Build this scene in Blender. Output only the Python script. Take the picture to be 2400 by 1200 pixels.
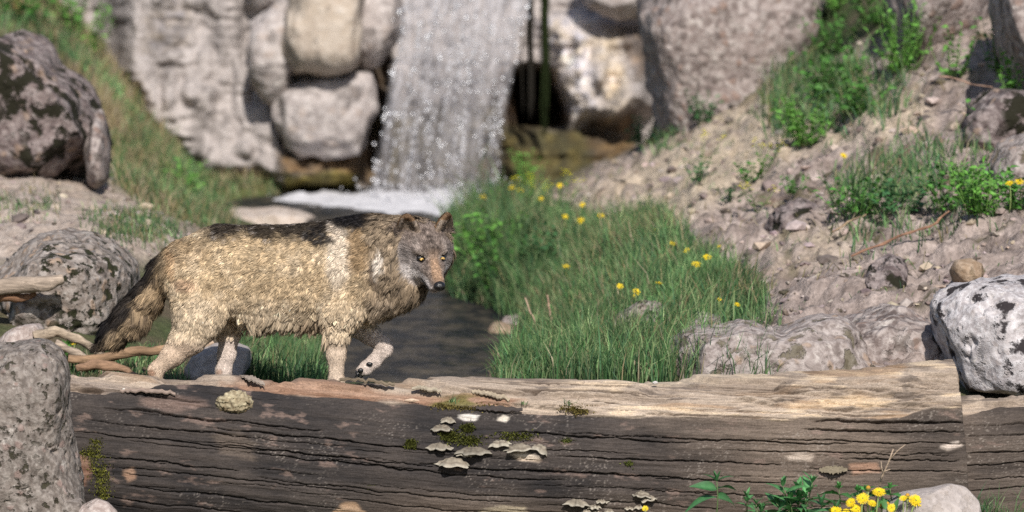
import bpy, bmesh, math, random
import numpy as np
from mathutils import Vector, Matrix, kdtree

# ------------------------------------------------------------------ clear
for o in list(bpy.data.objects):
    bpy.data.objects.remove(o, do_unlink=True)
scene = bpy.context.scene
COL = scene.collection

# ------------------------------------------------------------------ camera
FPX = 13333.0                 # focal length in photo pixels (2400 wide) = 200 mm lens
K = 21.0 / 27.0
PITCH = math.atan(1200.0 / FPX)
CP, SP = math.cos(PITCH), math.sin(PITCH)
CAMY = -21.0


def _ray(px, py):
    a = (np.asarray(px, float) - 1200.0) / FPX
    b = -(np.asarray(py, float) - 600.0) / FPX
    return a, CP + b * SP, -SP + b * CP


_r = _ray(1200, 880)
CAMZ = -21.0 * _r[2] / _r[1]
CAM = np.array([0.0, CAMY, CAMZ])

cam_d = bpy.data.cameras.new('camera')
cam_d.lens = FPX / 2400.0 * 36.0
cam_d.sensor_width = 36.0
cam_d.clip_start = 0.5
cam_d.clip_end = 400.0
cam_d.dof.use_dof = True
cam_d.dof.focus_distance = 21.15
cam_d.dof.aperture_fstop = 3.4
cam = bpy.data.objects.new('camera', cam_d)
COL.objects.link(cam)
cam.location = CAM
cam.rotation_euler = (math.pi / 2 - PITCH, 0, 0)
scene.camera = cam

# ------------------------------------------------------------------ sky, sun, exposure
SUN_AZ, SUN_EL = math.radians(8), math.radians(40)      # sun behind the camera, a little to the right
world = bpy.data.worlds.new('World')
scene.world = world
world.use_nodes = True
wnt = world.node_tree
sky = wnt.nodes.new('ShaderNodeTexSky')
sky.sky_type = 'NISHITA'
sky.sun_disc = False
sky.sun_elevation = SUN_EL
sky.sun_rotation = math.pi - SUN_AZ
bgn = wnt.nodes['Background']
bgn.inputs['Strength'].default_value = 0.085
wnt.links.new(sky.outputs[0], bgn.inputs['Color'])
sun_d = bpy.data.lights.new('sun', 'SUN')
sun_d.energy = 4.6
sun_d.angle = math.radians(0.6)
sun_d.color = (1.0, 0.94, 0.86)
sun = bpy.data.objects.new('sun', sun_d)
COL.objects.link(sun)
SUNDIR = Vector((math.sin(SUN_AZ) * math.cos(SUN_EL), -math.cos(SUN_AZ) * math.cos(SUN_EL), math.sin(SUN_EL)))
sun.rotation_euler = (-SUNDIR).to_track_quat('-Z', 'Y').to_euler()
scene.view_settings.view_transform = 'Standard'
scene.view_settings.look = 'None'
scene.view_settings.exposure = 0.2
scene.view_settings.gamma = 1.0
scene.view_settings.use_curve_mapping = False
scene.cycles.max_bounces = 6
scene.cycles.transparent_max_bounces = 10
scene.cycles.use_denoising = False

# ------------------------------------------------------------------ pixel helpers


def P(px, py, d):
    """photo pixel + distance number (27 = the log, x0.78 m) -> world point(s)"""
    rx, ry, rz = _ray(px, py)
    t = np.asarray(d, float) * K / ry
    return np.stack([rx * t, CAMY + ry * t, CAMZ + rz * t], -1)


def proj(x, y, z):
    ry_ = np.asarray(y) - CAMY
    rz_ = np.asarray(z) - CAMZ
    dep = ry_ * CP - rz_ * SP
    up = ry_ * SP + rz_ * CP
    return 1200.0 + FPX * np.asarray(x) / dep, 600.0 - FPX * up / dep


def scale_at(d):
    return FPX / (d * K)          # pixels per metre


WATER_Z = P(1200, 510, 42.6)[2]


def W(px, py, dz=0.0):
    rx, ry, rz = _ray(px, py)
    t = (WATER_Z - CAMZ) / rz
    return np.array([rx * t, CAMY + ry * t, WATER_Z + dz])


def d_of(Y):
    return (Y - CAMY) / K


# ------------------------------------------------------------------ noise


def _hash(ix, iy, iz, seed=0):
    h = (ix.astype(np.int64) * 374761393 + iy.astype(np.int64) * 668265263 + iz.astype(np.int64) * 1440662683 + seed * 974634777) & 0xffffffff
    h = ((h ^ (h >> 13)) * 1274126177) & 0xffffffff
    h = ((h ^ (h >> 16)) * 2246822519) & 0xffffffff
    return ((h ^ (h >> 15)) & 0xffffff).astype(np.float64) / 16777215.0


def vnoise(p, seed=0):
    p = np.asarray(p, float)
    i = np.floor(p).astype(np.int64)
    f = p - i
    u = f * f * (3 - 2 * f)
    r = 0
    for dx in (0, 1):
        wx = u[..., 0] if dx else 1 - u[..., 0]
        for dy in (0, 1):
            wy = u[..., 1] if dy else 1 - u[..., 1]
            for dz in (0, 1):
                wz = u[..., 2] if dz else 1 - u[..., 2]
                r = r + wx * wy * wz * _hash(i[..., 0] + dx, i[..., 1] + dy, i[..., 2] + dz, seed)
    return r * 2 - 1


def fbm(p, octv=4, seed=0, gain=0.5, ridged=False):
    p = np.asarray(p, float)
    a, s, r = 1.0, 0.0, 0
    for k in range(octv):
        n = vnoise(p * (2.03 ** k) + 17.3 * k, seed + k * 7)
        if ridged:
            n = 1 - 2 * np.abs(n)
        r = r + a * n
        s += a
        a *= gain
    return r / s


def worley(p, seed=0):
    """distance to nearest cell point, and that cell's random number"""
    p = np.asarray(p, float)
    i = np.floor(p).astype(np.int64)
    best = np.full(p.shape[:-1], 9.0)
    rid = np.zeros(p.shape[:-1])
    for dx in (-1, 0, 1):
        for dy in (-1, 0, 1):
            for dz in (-1, 0, 1):
                c = i + np.array([dx, dy, dz])
                q = np.stack([_hash(c[..., 0], c[..., 1], c[..., 2], seed + s) for s in (1, 2, 3)], -1) + c
                dd = np.sqrt(((p - q) ** 2).sum(-1))
                m = dd < best
                best = np.where(m, dd, best)
                rid = np.where(m, _hash(c[..., 0], c[..., 1], c[..., 2], seed + 9), rid)
    return best, rid


def sstep(a, b, x):
    t = np.clip((np.asarray(x, float) - a) / (b - a), 0, 1)
    return t * t * (3 - 2 * t)


def lerp(a, b, t):
    return a + (b - a) * t


def poly_sd(poly, x, y):
    """signed distance in px: negative inside"""
    x = np.asarray(x, float)
    y = np.asarray(y, float)
    n = len(poly)
    d = np.full(x.shape, 1e18)
    ins = np.zeros(x.shape, bool)
    for i in range(n):
        ax, ay = poly[i]
        bx, by = poly[(i + 1) % n]
        ex, ey = bx - ax, by - ay
        wx, wy = x - ax, y - ay
        t = np.clip((wx * ex + wy * ey) / (ex * ex + ey * ey + 1e-9), 0, 1)
        d = np.minimum(d, (wx - ex * t) ** 2 + (wy - ey * t) ** 2)
        c = (ay > y) != (by > y)
        xi = ax + (y - ay) * ex / (ey if abs(ey) > 1e-9 else 1e-9)
        ins ^= c & (x < xi)
    d = np.sqrt(d)
    return np.where(ins, -d, d)


def interp(xs_ys, x):
    a = np.array(xs_ys, float)
    return np.interp(x, a[:, 0], a[:, 1])


# ------------------------------------------------------------------ objects


def mesh_np(name, v, f, cols=None, smooth=True, attrs=None):
    """v (N,3); f one (M,k) array or a list of such arrays"""
    me = bpy.data.meshes.new(name)
    v = np.ascontiguousarray(v, np.float32)
    fs = [np.asarray(q, np.int32) for q in (f if isinstance(f, list) else [f]) if len(q)]
    me.vertices.add(len(v))
    me.vertices.foreach_set('co', v.ravel())
    loops = np.concatenate([q.ravel() for q in fs])
    tot = np.concatenate([np.full(len(q), q.shape[1], np.int32) for q in fs])
    start = np.concatenate([[0], np.cumsum(tot)[:-1]]).astype(np.int32)
    me.loops.add(len(loops))
    me.loops.foreach_set('vertex_index', loops)
    me.polygons.add(len(tot))
    me.polygons.foreach_set('loop_start', start)
    me.polygons.foreach_set('loop_total', tot)
    me.polygons.foreach_set('use_smooth', np.full(len(tot), smooth))
    me.update(calc_edges=True)
    me.validate()
    if cols is not None:
        a = me.color_attributes.new('Col', 'FLOAT_COLOR', 'POINT')
        c = np.ones((len(v), 4), np.float32)
        c[:, :3] = cols
        a.data.foreach_set('color', c.ravel())
    for k, val in (attrs or {}).items():
        a = me.attributes.new(k, 'FLOAT', 'POINT')
        a.data.foreach_set('value', np.ascontiguousarray(val, np.float32))
    return me


def obj(name, me, mat=None, parent=None, loc=None):
    o = bpy.data.objects.new(name, me)
    COL.objects.link(o)
    if mat is not None and me is not None:
        me.materials.clear()
        me.materials.append(mat)
    if loc is not None:
        o.location = loc
    if parent is not None:
        o.parent = parent
    return o


def tag(o, label=None, cat=None, group=None, kind=None):
    if label:
        o['label'] = label
    if cat:
        o['category'] = cat
    if group:
        o['group'] = group
    if kind:
        o['kind'] = kind
    return o


def at_base(v, base=None):
    """shift vertices so the object's origin sits at its base"""
    v = np.asarray(v, float)
    if base is None:
        base = np.array([(v[:, 0].min() + v[:, 0].max()) / 2, (v[:, 1].min() + v[:, 1].max()) / 2, v[:, 2].min()])
    return v - base, base


class MB:
    """collects verts / faces / colours"""

    def __init__(self):
        self.v, self.q, self.t, self.c, self.n = [], [], [], [], 0

    def add(self, v, q=None, t=None, c=(1, 1, 1)):
        v = np.asarray(v, float)
        self.v.append(v)
        cc = np.empty((len(v), 3))
        cc[:] = c
        self.c.append(cc)
        if q is not None and len(q):
            self.q.append(np.asarray(q) + self.n)
        if t is not None and len(t):
            self.t.append(np.asarray(t) + self.n)
        self.n += len(v)

    def arrays(self):
        f = []
        if self.q:
            f.append(np.concatenate(self.q))
        if self.t:
            f.append(np.concatenate(self.t))
        return np.concatenate(self.v), f, np.concatenate(self.c)

    def build(self, name, mat, parent=None, base=None, smooth=True):
        v, f, c = self.arrays()
        if parent is None:
            v, base = at_base(v, base)
            return obj(name, mesh_np(name, v, f, c, smooth), mat, None, base)
        if base is not None:
            v = v - base
        return obj(name, mesh_np(name, v, f, c, smooth), mat, parent)

    def tube(self, pts, rad, n=8, c=(1, 1, 1), cap=True, flat=1.0):
        pts = np.asarray(pts, float)
        m = len(pts)
        rad = np.broadcast_to(np.asarray(rad, float), (m,))
        tg = np.gradient(pts, axis=0)
        tg /= np.linalg.norm(tg, axis=1)[:, None] + 1e-9
        ref = np.array([0, 1.0, 0]) if abs(tg[:, 1]).max() < .9 else np.array([1.0, 0, 0])
        a = np.cross(tg, ref)
        a /= np.linalg.norm(a, axis=1)[:, None] + 1e-9
        b = np.cross(tg, a)
        an = np.arange(n) / n * 2 * math.pi
        v = pts[:, None] + rad[:, None, None] * (np.cos(an)[None, :, None] * a[:, None] + flat * np.sin(an)[None, :, None] * b[:, None])
        v = v.reshape(-1, 3)
        i = np.arange(m - 1)[:, None] * n
        j = np.arange(n)[None]
        j2 = (j + 1) % n
        q = np.stack([i + j, i + j2, i + n + j2, i + n + j], -1).reshape(-1, 4)
        t = None
        if cap:
            v = np.concatenate([v, pts[:1], pts[-1:]])
            j = np.arange(n)
            t = np.concatenate([np.stack([np.full(n, m * n), (j + 1) % n, j], -1),
                                np.stack([np.full(n, m * n + 1), (m - 1) * n + j, (m - 1) * n + (j + 1) % n], -1)])
        cc = c
        if not np.isscalar(c) and np.ndim(c) == 2:
            cc = np.repeat(np.asarray(c), n, 0)
            if cap:
                cc = np.concatenate([cc, np.asarray(c)[:1], np.asarray(c)[-1:]])
        self.add(v, q, t, cc)


def grid_faces(nr, nc):
    i = np.arange(nr - 1)[:, None] * nc
    j = np.arange(nc - 1)[None]
    return np.stack([i + j, i + j + 1, i + nc + j + 1, i + nc + j], -1).reshape(-1, 4)


# ------------------------------------------------------------------ materials


class NT:
    def __init__(self, name):
        self.m = bpy.data.materials.new(name)
        self.m.use_nodes = True
        self.t = self.m.node_tree
        self.b = self.t.nodes['Principled BSDF']
        self.out = self.t.nodes['Material Output']

    def n(self, typ, **kw):
        nd = self.t.nodes.new('ShaderNode' + typ)
        for k, v in kw.items():
            if k.startswith('_'):
                setattr(nd, k[1:], v)
        for k, v in kw.items():
            if not k.startswith('_'):
                key = int(k[1:]) if k[0] == 'i' and k[1:].isdigit() else k.replace('__', ' ')
                self.put(nd, key, v)
        return nd

    def put(self, nd, key, v):
        s = nd.inputs[key]
        if isinstance(v, bpy.types.NodeSocket):
            self.t.links.new(v, s)
        elif isinstance(v, bpy.types.Node):
            self.t.links.new(v.outputs[0], s)
        else:
            if isinstance(v, (tuple, list)) and len(v) == 3 and s.type == 'RGBA':
                v = (*v, 1.0)
            s.default_value = v

    def coord(self, scale=(1, 1, 1), which='Object'):
        c = self.n('TexCoord')
        return self.n('Mapping', i0=c.outputs[which], Scale=scale).outputs[0]

    def noise(self, vec, scale, detail=4, rough=.55, dist=0.0):
        return self.n('TexNoise', Vector=vec, Scale=scale, Detail=detail, Roughness=rough, Distortion=dist).outputs[0]

    def voro(self, vec, scale, feature='F1', out='Distance', rand=1.0):
        return self.n('TexVoronoi', _feature=feature, Vector=vec, Scale=scale, Randomness=rand).outputs[out]

    def ramp(self, fac, stops):
        r = self.n('ValToRGB', Fac=fac)
        e = r.color_ramp.elements
        while len(e) < len(stops):
            e.new(0.5)
        for k, (p, c) in enumerate(stops):
            e[k].position = p
            e[k].color = (c, c, c, 1) if np.isscalar(c) else (*c, 1)
        return r.outputs[0]

    def mix(self, fac, a, b, mode='MIX'):
        nd = self.n('Mix', _data_type='RGBA', _blend_type=mode)
        self.put(nd, 0, fac)
        self.put(nd, 6, a)
        self.put(nd, 7, b)
        return nd.outputs[2]

    def math(self, op, a, b=0.0):
        nd = self.n('Math', _operation=op)
        self.put(nd, 0, a)
        self.put(nd, 1, b)
        return nd.outputs[0]

    def attr(self, name, out='Color'):
        return self.n('Attribute', _attribute_name=name).outputs[out]

    def bump(self, h, strength=.5, dist=.01, normal=None):
        nd = self.n('Bump', Height=h, Strength=strength, Distance=dist)
        if normal is not None:
            self.put(nd, 'Normal', normal)
        return nd.outputs[0]

    def fin(self, **kw):
        for k, v in kw.items():
            self.put(self.b, k.replace('__', ' '), v)
        return self.m


def rock_mat(name, dark, mid, light, scale=1.0, pebble=.5, pits=.5, moss=(.035, .04, .012), lichen=.3, tint=(.34, .24, .17), pit_scale=9.0, pit_t=.56):
    m = NT(name)
    v = m.coord((scale,) * 3)
    big = m.noise(v, 3.2, 6, .6)
    fine = m.noise(v, 26, 5, .65)
    base = m.mix(m.ramp(big, [(.34, 0.0), (.66, 1.0)]), dark, mid)
    base = m.mix(m.ramp(fine, [(.42, 0.0), (.72, 1.0)]), base, light)
    cells = m.n('TexVoronoi', _feature='F1', Vector=m.n('MixRGB', Fac=.06, Color1=v, Color2=m.n('TexNoise', Vector=v, Scale=12.0).outputs[1]).outputs[0], Scale=17.0)
    pcol = m.n('SeparateColor', Color=cells.outputs['Color'])
    pc = m.mix(pcol.outputs[0], mid, light)
    pc = m.mix(m.math('GREATER_THAN', pcol.outputs[1], .72), pc, tint)
    pc = m.mix(m.math('GREATER_THAN', pcol.outputs[2], .85), pc, dark)
    pm = m.math('MULTIPLY', m.ramp(cells.outputs['Distance'], [(.28, 1.0), (.5, 0.0)]), pebble)
    base = m.mix(pm, base, pc)
    ln = m.noise(v, 11, 5, .7)
    base = m.mix(m.math('MULTIPLY', m.ramp(ln, [(.60, 0.0), (.68, 1.0)]), lichen), base, (.62, .58, .54))
    pn = m.noise(v, pit_scale, 5, .62)
    pn2 = m.noise(v, 2.4, 3, .5)
    pmask = m.math('MULTIPLY', m.ramp(pn, [(pit_t, 0.0), (pit_t + .05, 1.0)]), m.ramp(pn2, [(.36, 0.0), (.50, 1.0)]))
    pmask = m.math('MULTIPLY', pmask, pits)
    base = m.mix(pmask, base, moss)  # moss spots; the same colour also paints shade into the pits
    h = m.math('ADD', m.math('MULTIPLY', fine, .5), m.math('MULTIPLY', big, .8))
    h = m.math('ADD', h, m.math('MULTIPLY', pm, .35))
    h = m.math('SUBTRACT', h, m.math('MULTIPLY', pmask, .6))
    return m.fin(Base__Color=base, Roughness=.88, Specular__IOR__Level=.25, Normal=m.bump(h, .8, .03 / scale))


def attr_mat(name, rough=.7, spec=.25, noise_scale=40.0, noise_amt=.35, bump=.3, bump_d=.004, trans=0.0, stretch=(1, 1, 1)):
    """colour from the mesh's Col attribute, with fine procedural variation"""
    m = NT(name)
    c = m.attr('Col')
    v = m.coord(stretch)
    n = m.noise(v, noise_scale, 5, .65)
    k = m.n('MapRange', Value=n, i1=.3, i2=.7, i3=1 - noise_amt, i4=1 + noise_amt).outputs[0]
    col = m.n('VectorMath', _operation='SCALE', i0=c, Scale=k).outputs[0]
    m.fin(Base__Color=col, Roughness=rough, Specular__IOR__Level=spec)
    if bump:
        m.put(m.b, 'Normal', m.bump(n, bump, bump_d))
    if trans:
        t = m.n('BsdfTranslucent', Color=col)
        mx = m.n('MixShader', i0=trans, i1=m.b.outputs[0], i2=t.outputs[0])
        m.t.links.new(mx.outputs[0], m.out.inputs[0])
    return m.m


def plain_mat(name, col, rough=.6, spec=.3, noise=.2, scale=30.0, bump=.2):
    m = NT(name)
    v = m.coord()
    n = m.noise(v, scale, 4, .6)
    a = tuple(max(0, x * (1 - noise)) for x in col)
    b = tuple(min(1, x * (1 + noise)) for x in col)
    return m.fin(Base__Color=m.mix(n, a, b), Roughness=rough, Specular__IOR__Level=spec, Normal=m.bump(n, bump, .004))
# ================================================================== terrain
_cp = []


def cp(px, py, d):
    _cp.append(P(px, py, d))


for px, py, dz in [(950, 880, -.2), (1000, 800, -.2), (950, 700, -.2), (900, 600, -.2), (850, 520, -.22), (800, 470, -.22), (1000, 470, -.22), (600, 475, -.15),
                   (1215, 880, 0.0), (1235, 800, .02), (1190, 725, .03), (1070, 690, .02), (1080, 600, .03), (1100, 550, .05), (1130, 512, .03), (1180, 470, .05),
                   (745, 880, .0), (735, 800, .02), (720, 720, .05), (700, 620, .05), (600, 540, .04), (520, 525, .04), (455, 500, .03), (440, 465, .05), (470, 442, .04), (700, 440, .02), (900, 440, -.1), (1100, 440, -.1)]:
    _cp.append(W(px, py, dz))
for t in [(1300, 860, 30), (1420, 860, 29), (1500, 850, 29), (1500, 700, 31.5), (1400, 760, 31), (1300, 700, 33.5), (1400, 600, 34), (1300, 540, 37), (1250, 500, 40), (1700, 700, 31), (1650, 620, 32), (1500, 560, 35), (1800, 770, 29.4), (1650, 850, 28.6),
          (1300, 470, 39.5), (1400, 450, 38.5), (1400, 400, 40), (1500, 480, 36.5), (1500, 370, 40), (1560, 330, 40.5), (1600, 400, 37), (1600, 520, 34), (1700, 600, 32), (1700, 450, 35), (1700, 330, 37.5), (1800, 500, 33), (1850, 380, 35), (1850, 280, 37), (1900, 200, 38), (1700, 260, 39.5),
          (2000, 650, 30), (2000, 800, 28.6), (2000, 500, 32), (2000, 350, 34), (2000, 200, 36), (2000, 50, 38), (2000, -100, 40), (2200, 750, 29), (2200, 600, 30.2), (2200, 450, 32), (2200, 300, 33.8), (2200, 150, 35.5), (2200, 0, 37), (2200, -150, 39),
          (2400, 700, 29), (2400, 560, 30), (2400, 450, 31.5), (2400, 300, 33), (2400, 150, 34.5), (2400, 0, 36), (2750, 620, 29.5), (2750, 300, 32), (2750, 0, 35), (2750, -300, 38), (3300, 400, 30), (3300, -200, 37),
          (1300, 475, 43), (1430, 440, 43), (1560, 385, 43), (1700, 200, 43), (1600, 300, 46), (1900, 0, 44), (2200, -200, 46), (2700, -500, 46),
          (100, 860, 28.5), (300, 850, 28.7), (500, 860, 29.5), (600, 850, 31), (150, 760, 29.5), (0, 760, 29.3), (0, 570, 32), (200, 560, 32), (350, 570, 32.5), (450, 560, 34), (600, 600, 34.5), (400, 510, 37),
          (0, 450, 34.5), (150, 470, 34.5), (300, 480, 35.5), (0, 380, 36), (150, 400, 36), (260, 430, 36.5), (330, 470, 38.5), (420, 450, 42), (300, 405, 41), (300, 335, 42), (250, 235, 43), (150, 115, 43), (0, 50, 43), (0, -100, 46),
          (400, 390, 43.5), (500, 420, 44.3), (600, 430, 44.8), (400, 340, 45), (-400, 500, 33), (-400, 200, 38), (-400, 0, 43), (-900, 300, 36), (-900, 700, 29), (-400, 750, 29)]:
    cp(*t)
for x in (-4, -2.2, -1.2, -.4, .4, 1.2, 2.2, 4):
    _cp.append(np.array([x, .35, -.24]))
    _cp.append(np.array([x, -.45, -.60]))
    _cp.append(np.array([x, -3., -.66]))
    _cp.append(np.array([x, -10., -.7]))
    _cp.append(np.array([x, -21., -.75]))
_cp = np.array(_cp)


def _tps(r2):
    return .5 * r2 * np.log(r2 + 1e-9)


_S = np.array([1.0, .45])        # the valley runs away from the camera: smooth more along Y
_C = _cp[:, :2] * _S
_n = len(_C)
_A = np.zeros((_n + 3, _n + 3))
_A[:_n, :_n] = _tps(((_C[:, None] - _C[None]) ** 2).sum(-1)) + np.eye(_n) * .02
_A[:_n, _n] = 1
_A[:_n, _n + 1:] = _C
_A[_n:, :_n] = _A[:_n, _n:].T
_sol = np.linalg.solve(_A, np.concatenate([_cp[:, 2], np.zeros(3)]))


def terr0(x, y):
    q = np.stack([np.asarray(x, float).ravel(), np.asarray(y, float).ravel()], -1) * _S
    out = np.empty(len(q))
    for s in range(0, len(q), 40000):
        b = q[s:s + 40000]
        r2 = ((b[:, None] - _C[None]) ** 2).sum(-1)
        out[s:s + 40000] = _tps(r2) @ _sol[:_n] + _sol[_n] + b @ _sol[_n + 1:]
    return out.reshape(np.shape(x))


RUBBLE = [(1240, 500), (1380, 370), (1560, 300), (1800, 200), (2000, 100), (2150, 60), (2600, -50), (2700, 900), (1800, 900), (1780, 750), (1700, 630), (1560, 550), (1400, 520)]
LEFTDIRT = [(-300, 330), (60, 380), (230, 400), (300, 430), (420, 500), (480, 540), (420, 620), (200, 640), (-300, 640)]


def terr(x, y, detail=True):
    z = terr0(x, y)
    if not detail:
        return z
    px, py = proj(x, y, z)
    rb = np.maximum(sstep(25, -60, poly_sd(RUBBLE, px, py)), .5 * sstep(25, -40, poly_sd(LEFTDIRT, px, py)))
    front = sstep(.1, .7, np.asarray(y))
    q = np.stack([x, y, z * 0], -1)
    n1 = fbm(q * 2.2, 3, 3)
    n2 = fbm(q * 9, 4, 11, .6)
    rr = fbm(q * 5, 3, 21, .55, True)
    lay = fbm(np.stack([x * 1.2, y * .4, (z + .35 * np.asarray(x)) * 9], -1), 3, 40)
    return z + front * (.02 * n1 + .012 * n2) + rb * (.05 * n1 + .055 * n2 + .07 * np.maximum(rr, 0) + .06 * lay)


cols_px = np.unique(np.concatenate([np.linspace(-1000, -100, 40), np.linspace(-100, 2500, 480), np.linspace(2500, 3400, 40)]))
rows_d = np.unique(np.concatenate([np.linspace(1.0, 26.2, 40), np.linspace(26.2, 34, 240), np.linspace(34, 46, 200), np.linspace(46, 56, 15)]))
PX, DD = np.meshgrid(cols_px, rows_d)
GX = (PX - 1200) / FPX * np.maximum(DD, 20) * K
GY = CAMY + DD * K
GZ = terr(GX, GY)
gpx, gpy = proj(GX, GY, GZ)
gp = np.stack([GX, GY, GZ * 1.5], -1)
n_a = fbm(gp * 3, 4, 5)
n_b = fbm(gp * 14, 4, 6, .6)
wd, wid = worley(gp * 16, 4)
rb = sstep(30, -50, poly_sd(RUBBLE, gpx, gpy))
ld = sstep(30, -50, poly_sd(LEFTDIRT, gpx, gpy))
SAND = [(1250, 500), (1500, 390), (1720, 240), (1880, 190), (1900, 330), (1760, 430), (1560, 520), (1420, 520)]
SAND2 = [(1900, 330), (2150, 200), (2180, 280), (2000, 350)]
SAND3 = [(1800, 560), (2000, 520), (2040, 590), (1820, 640)]
sand = np.maximum(np.maximum(sstep(40, -30, poly_sd(SAND, gpx, gpy)), .9 * sstep(30, -20, poly_sd(SAND2, gpx, gpy))), .5 * sstep(30, -20, poly_sd(SAND3, gpx, gpy)))
soil = np.array([.13, .10, .07])
green = np.array([.055, .085, .03])
col = lerp(soil, green, sstep(-.4, .5, n_a)[..., None])
rub = lerp(np.array([.17, .135, .12]), np.array([.42, .35, .32]), np.clip(.5 + .9 * n_b + .35 * (wid - .5), 0, 1)[..., None])
rub = lerp(rub, np.array([.20, .13, .085]), (.8 * sstep(.25, .55, n_a))[..., None])
rub = lerp(rub, np.array([.07, .065, .028]), (.8 * sstep(.22, .5, fbm(gp * 6, 4, 77)))[..., None])
col = lerp(col, rub, rb[..., None])
sd_c = lerp(np.array([.36, .29, .215]), np.array([.52, .44, .35]), np.clip(.5 + .9 * n_b, 0, 1)[..., None])
sd_c = lerp(sd_c, rub, sstep(.15, .45, fbm(gp * 5, 3, 31))[..., None] * .7)
col = lerp(col, sd_c, (sand * rb)[..., None])
ldc = lerp(np.array([.30, .24, .20]), np.array([.45, .385, .34]), np.clip(.5 + .9 * n_b, 0, 1)[..., None])
ldc = lerp(ldc, np.array([.12, .10, .035]), (.75 * sstep(.05, .4, fbm(gp * 4, 4, 55)) * sstep(150, 330, gpx))[..., None])
col = lerp(col, ldc, ld[..., None])
# dry bank below the cliff on the left: straw and grass
BANK = [(200, 150), (330, 120), (700, 330), (680, 450), (430, 470), (300, 430), (240, 330)]
bk = sstep(40, -40, poly_sd(BANK, gpx, gpy))
col = lerp(col, lerp(np.array([.34, .25, .15]), np.array([.13, .16, .05]), sstep(-.1, .5, n_a + .004 * (gpy - 330))[..., None]), bk[..., None])
g_m = attr_mat('soil', .95, .1, 45, .35, .8, .02)
gv = np.stack([GX, GY, GZ], -1).reshape(-1, 3)
ground = obj('ground', mesh_np('ground', gv, grid_faces(*GX.shape), col.reshape(-1, 3)), g_m)
tag(ground, kind='structure')


def hit(px, py, h=0.0, d0=27.6, d1=47.0, n=500):
    """where the ray through a photo pixel comes within h of the ground: the foot point"""
    d = np.linspace(d0, d1, n)
    p = P(px, py, d)
    g = terr(p[:, 0], p[:, 1])
    k = np.argmax(p[:, 2] <= g + h)
    if not (p[:, 2] <= g + h).any():
        k = n - 1
    return np.array([p[k, 0], p[k, 1], g[k]])


# ================================================================== rocks
_ico = {}


def ico(sub):
    if sub not in _ico:
        bm = bmesh.new()
        bmesh.ops.create_icosphere(bm, subdivisions=sub, radius=1.0)
        v = np.array([q.co[:] for q in bm.verts])
        f = np.array([[q.index for q in t.verts] for t in bm.faces])
        bm.free()
        _ico[sub] = (v, f)
    return _ico[sub]


def outline_r(poly, cx, cy, th):
    """radius of a star-shaped outline at angle th (image y down)"""
    dx, dy = np.cos(th), -np.sin(th)
    best = np.zeros_like(th)
    n = len(poly)
    for i in range(n):
        ax, ay = poly[i][0] - cx, poly[i][1] - cy
        bx, by = poly[(i + 1) % n][0] - cx, poly[(i + 1) % n][1] - cy
        ex, ey = bx - ax, by - ay
        den = dx * ey - dy * ex
        den = np.where(np.abs(den) < 1e-9, 1e-9, den)
        t = (ax * ey - ay * ex) / den
        u = (ax * dy - ay * dx) / den
        best = np.where((t > 0) & (u >= -1e-6) & (u <= 1 + 1e-6), np.maximum(best, t), best)
    return np.maximum(best, 2.0)


def rock_mesh(name, poly, d, thick, seed=0, sub=5, amp=.05, freq=4.0, box=.75, planes=10, dents=0.0, dent_f=12.0, center=None, pebb=0.0, pebb_f=14.0):
    poly = [tuple(map(float, p)) for p in poly]
    if center is None:
        a = np.array(poly)
        center = ((a[:, 0].min() + a[:, 0].max()) / 2, (a[:, 1].min() + a[:, 1].max()) / 2)
    cx, cy = center
    s = scale_at(d)
    v, f = ico(sub)
    th = np.arctan2(v[:, 2], v[:, 0])
    ths = np.linspace(-math.pi, math.pi, 361)
    rs = outline_r(poly, cx, cy, ths)
    ker = np.ones(7) / 7
    rs = np.convolve(np.concatenate([rs[-4:-1], rs, rs[1:4]]), ker, 'valid')
    r = np.interp(th, ths, rs) / s
    rho = np.sqrt(v[:, 0] ** 2 + v[:, 2] ** 2)
    lat = r * rho ** box
    q = np.stack([np.cos(th) * lat, np.sign(v[:, 1]) * np.abs(v[:, 1]) ** .8 * thick, np.sin(th) * lat], -1)
    R = rs.mean() / s
    rng = np.random.default_rng(seed)
    for _ in range(planes):
        nrm = rng.normal(size=3)
        nrm[1] = -abs(nrm[1]) if rng.random() < .75 else nrm[1]
        nrm /= np.linalg.norm(nrm)
        dd = q @ nrm
        off = dd.max() * rng.uniform(.78, .93)
        ex = np.maximum(dd - off, 0)
        q = q - nrm * (ex * .8)[:, None]
    nn = q / np.array([R, thick, R])
    nn /= np.linalg.norm(nn, axis=1)[:, None] + 1e-9
    disp = amp * fbm(q * freq + seed * 3.1, 5, seed, .55) + amp * .6 * fbm(q * freq * .6 + 9 + seed, 3, seed + 5, .5, True)
    if pebb:
        wd_, wi_ = worley(q * pebb_f + seed, seed)
        disp = disp + pebb * (wi_ > .35) * np.clip(.55 - wd_, 0, 1)
    if dents:
        dn = fbm(q * dent_f + seed, 4, seed + 3, .6)
        disp = disp - dents * sstep(.18, .42, dn)
    q = q + nn * disp[:, None]
    c = P(cx, cy, d)
    return q + c, f


def rock(name, poly, d, thick, mat, label=None, cat='rock', group=None, parent=None, pbase=None, **kw):
    v, f = rock_mesh(name, poly, d, thick, **kw)
    if parent is not None:
        return obj(name, mesh_np(name, v - pbase, f), mat, parent)
    v, base = at_base(v)
    o = obj(name, mesh_np(name, v, f), mat, None, base)
    return tag(o, label, cat, group)


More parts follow.
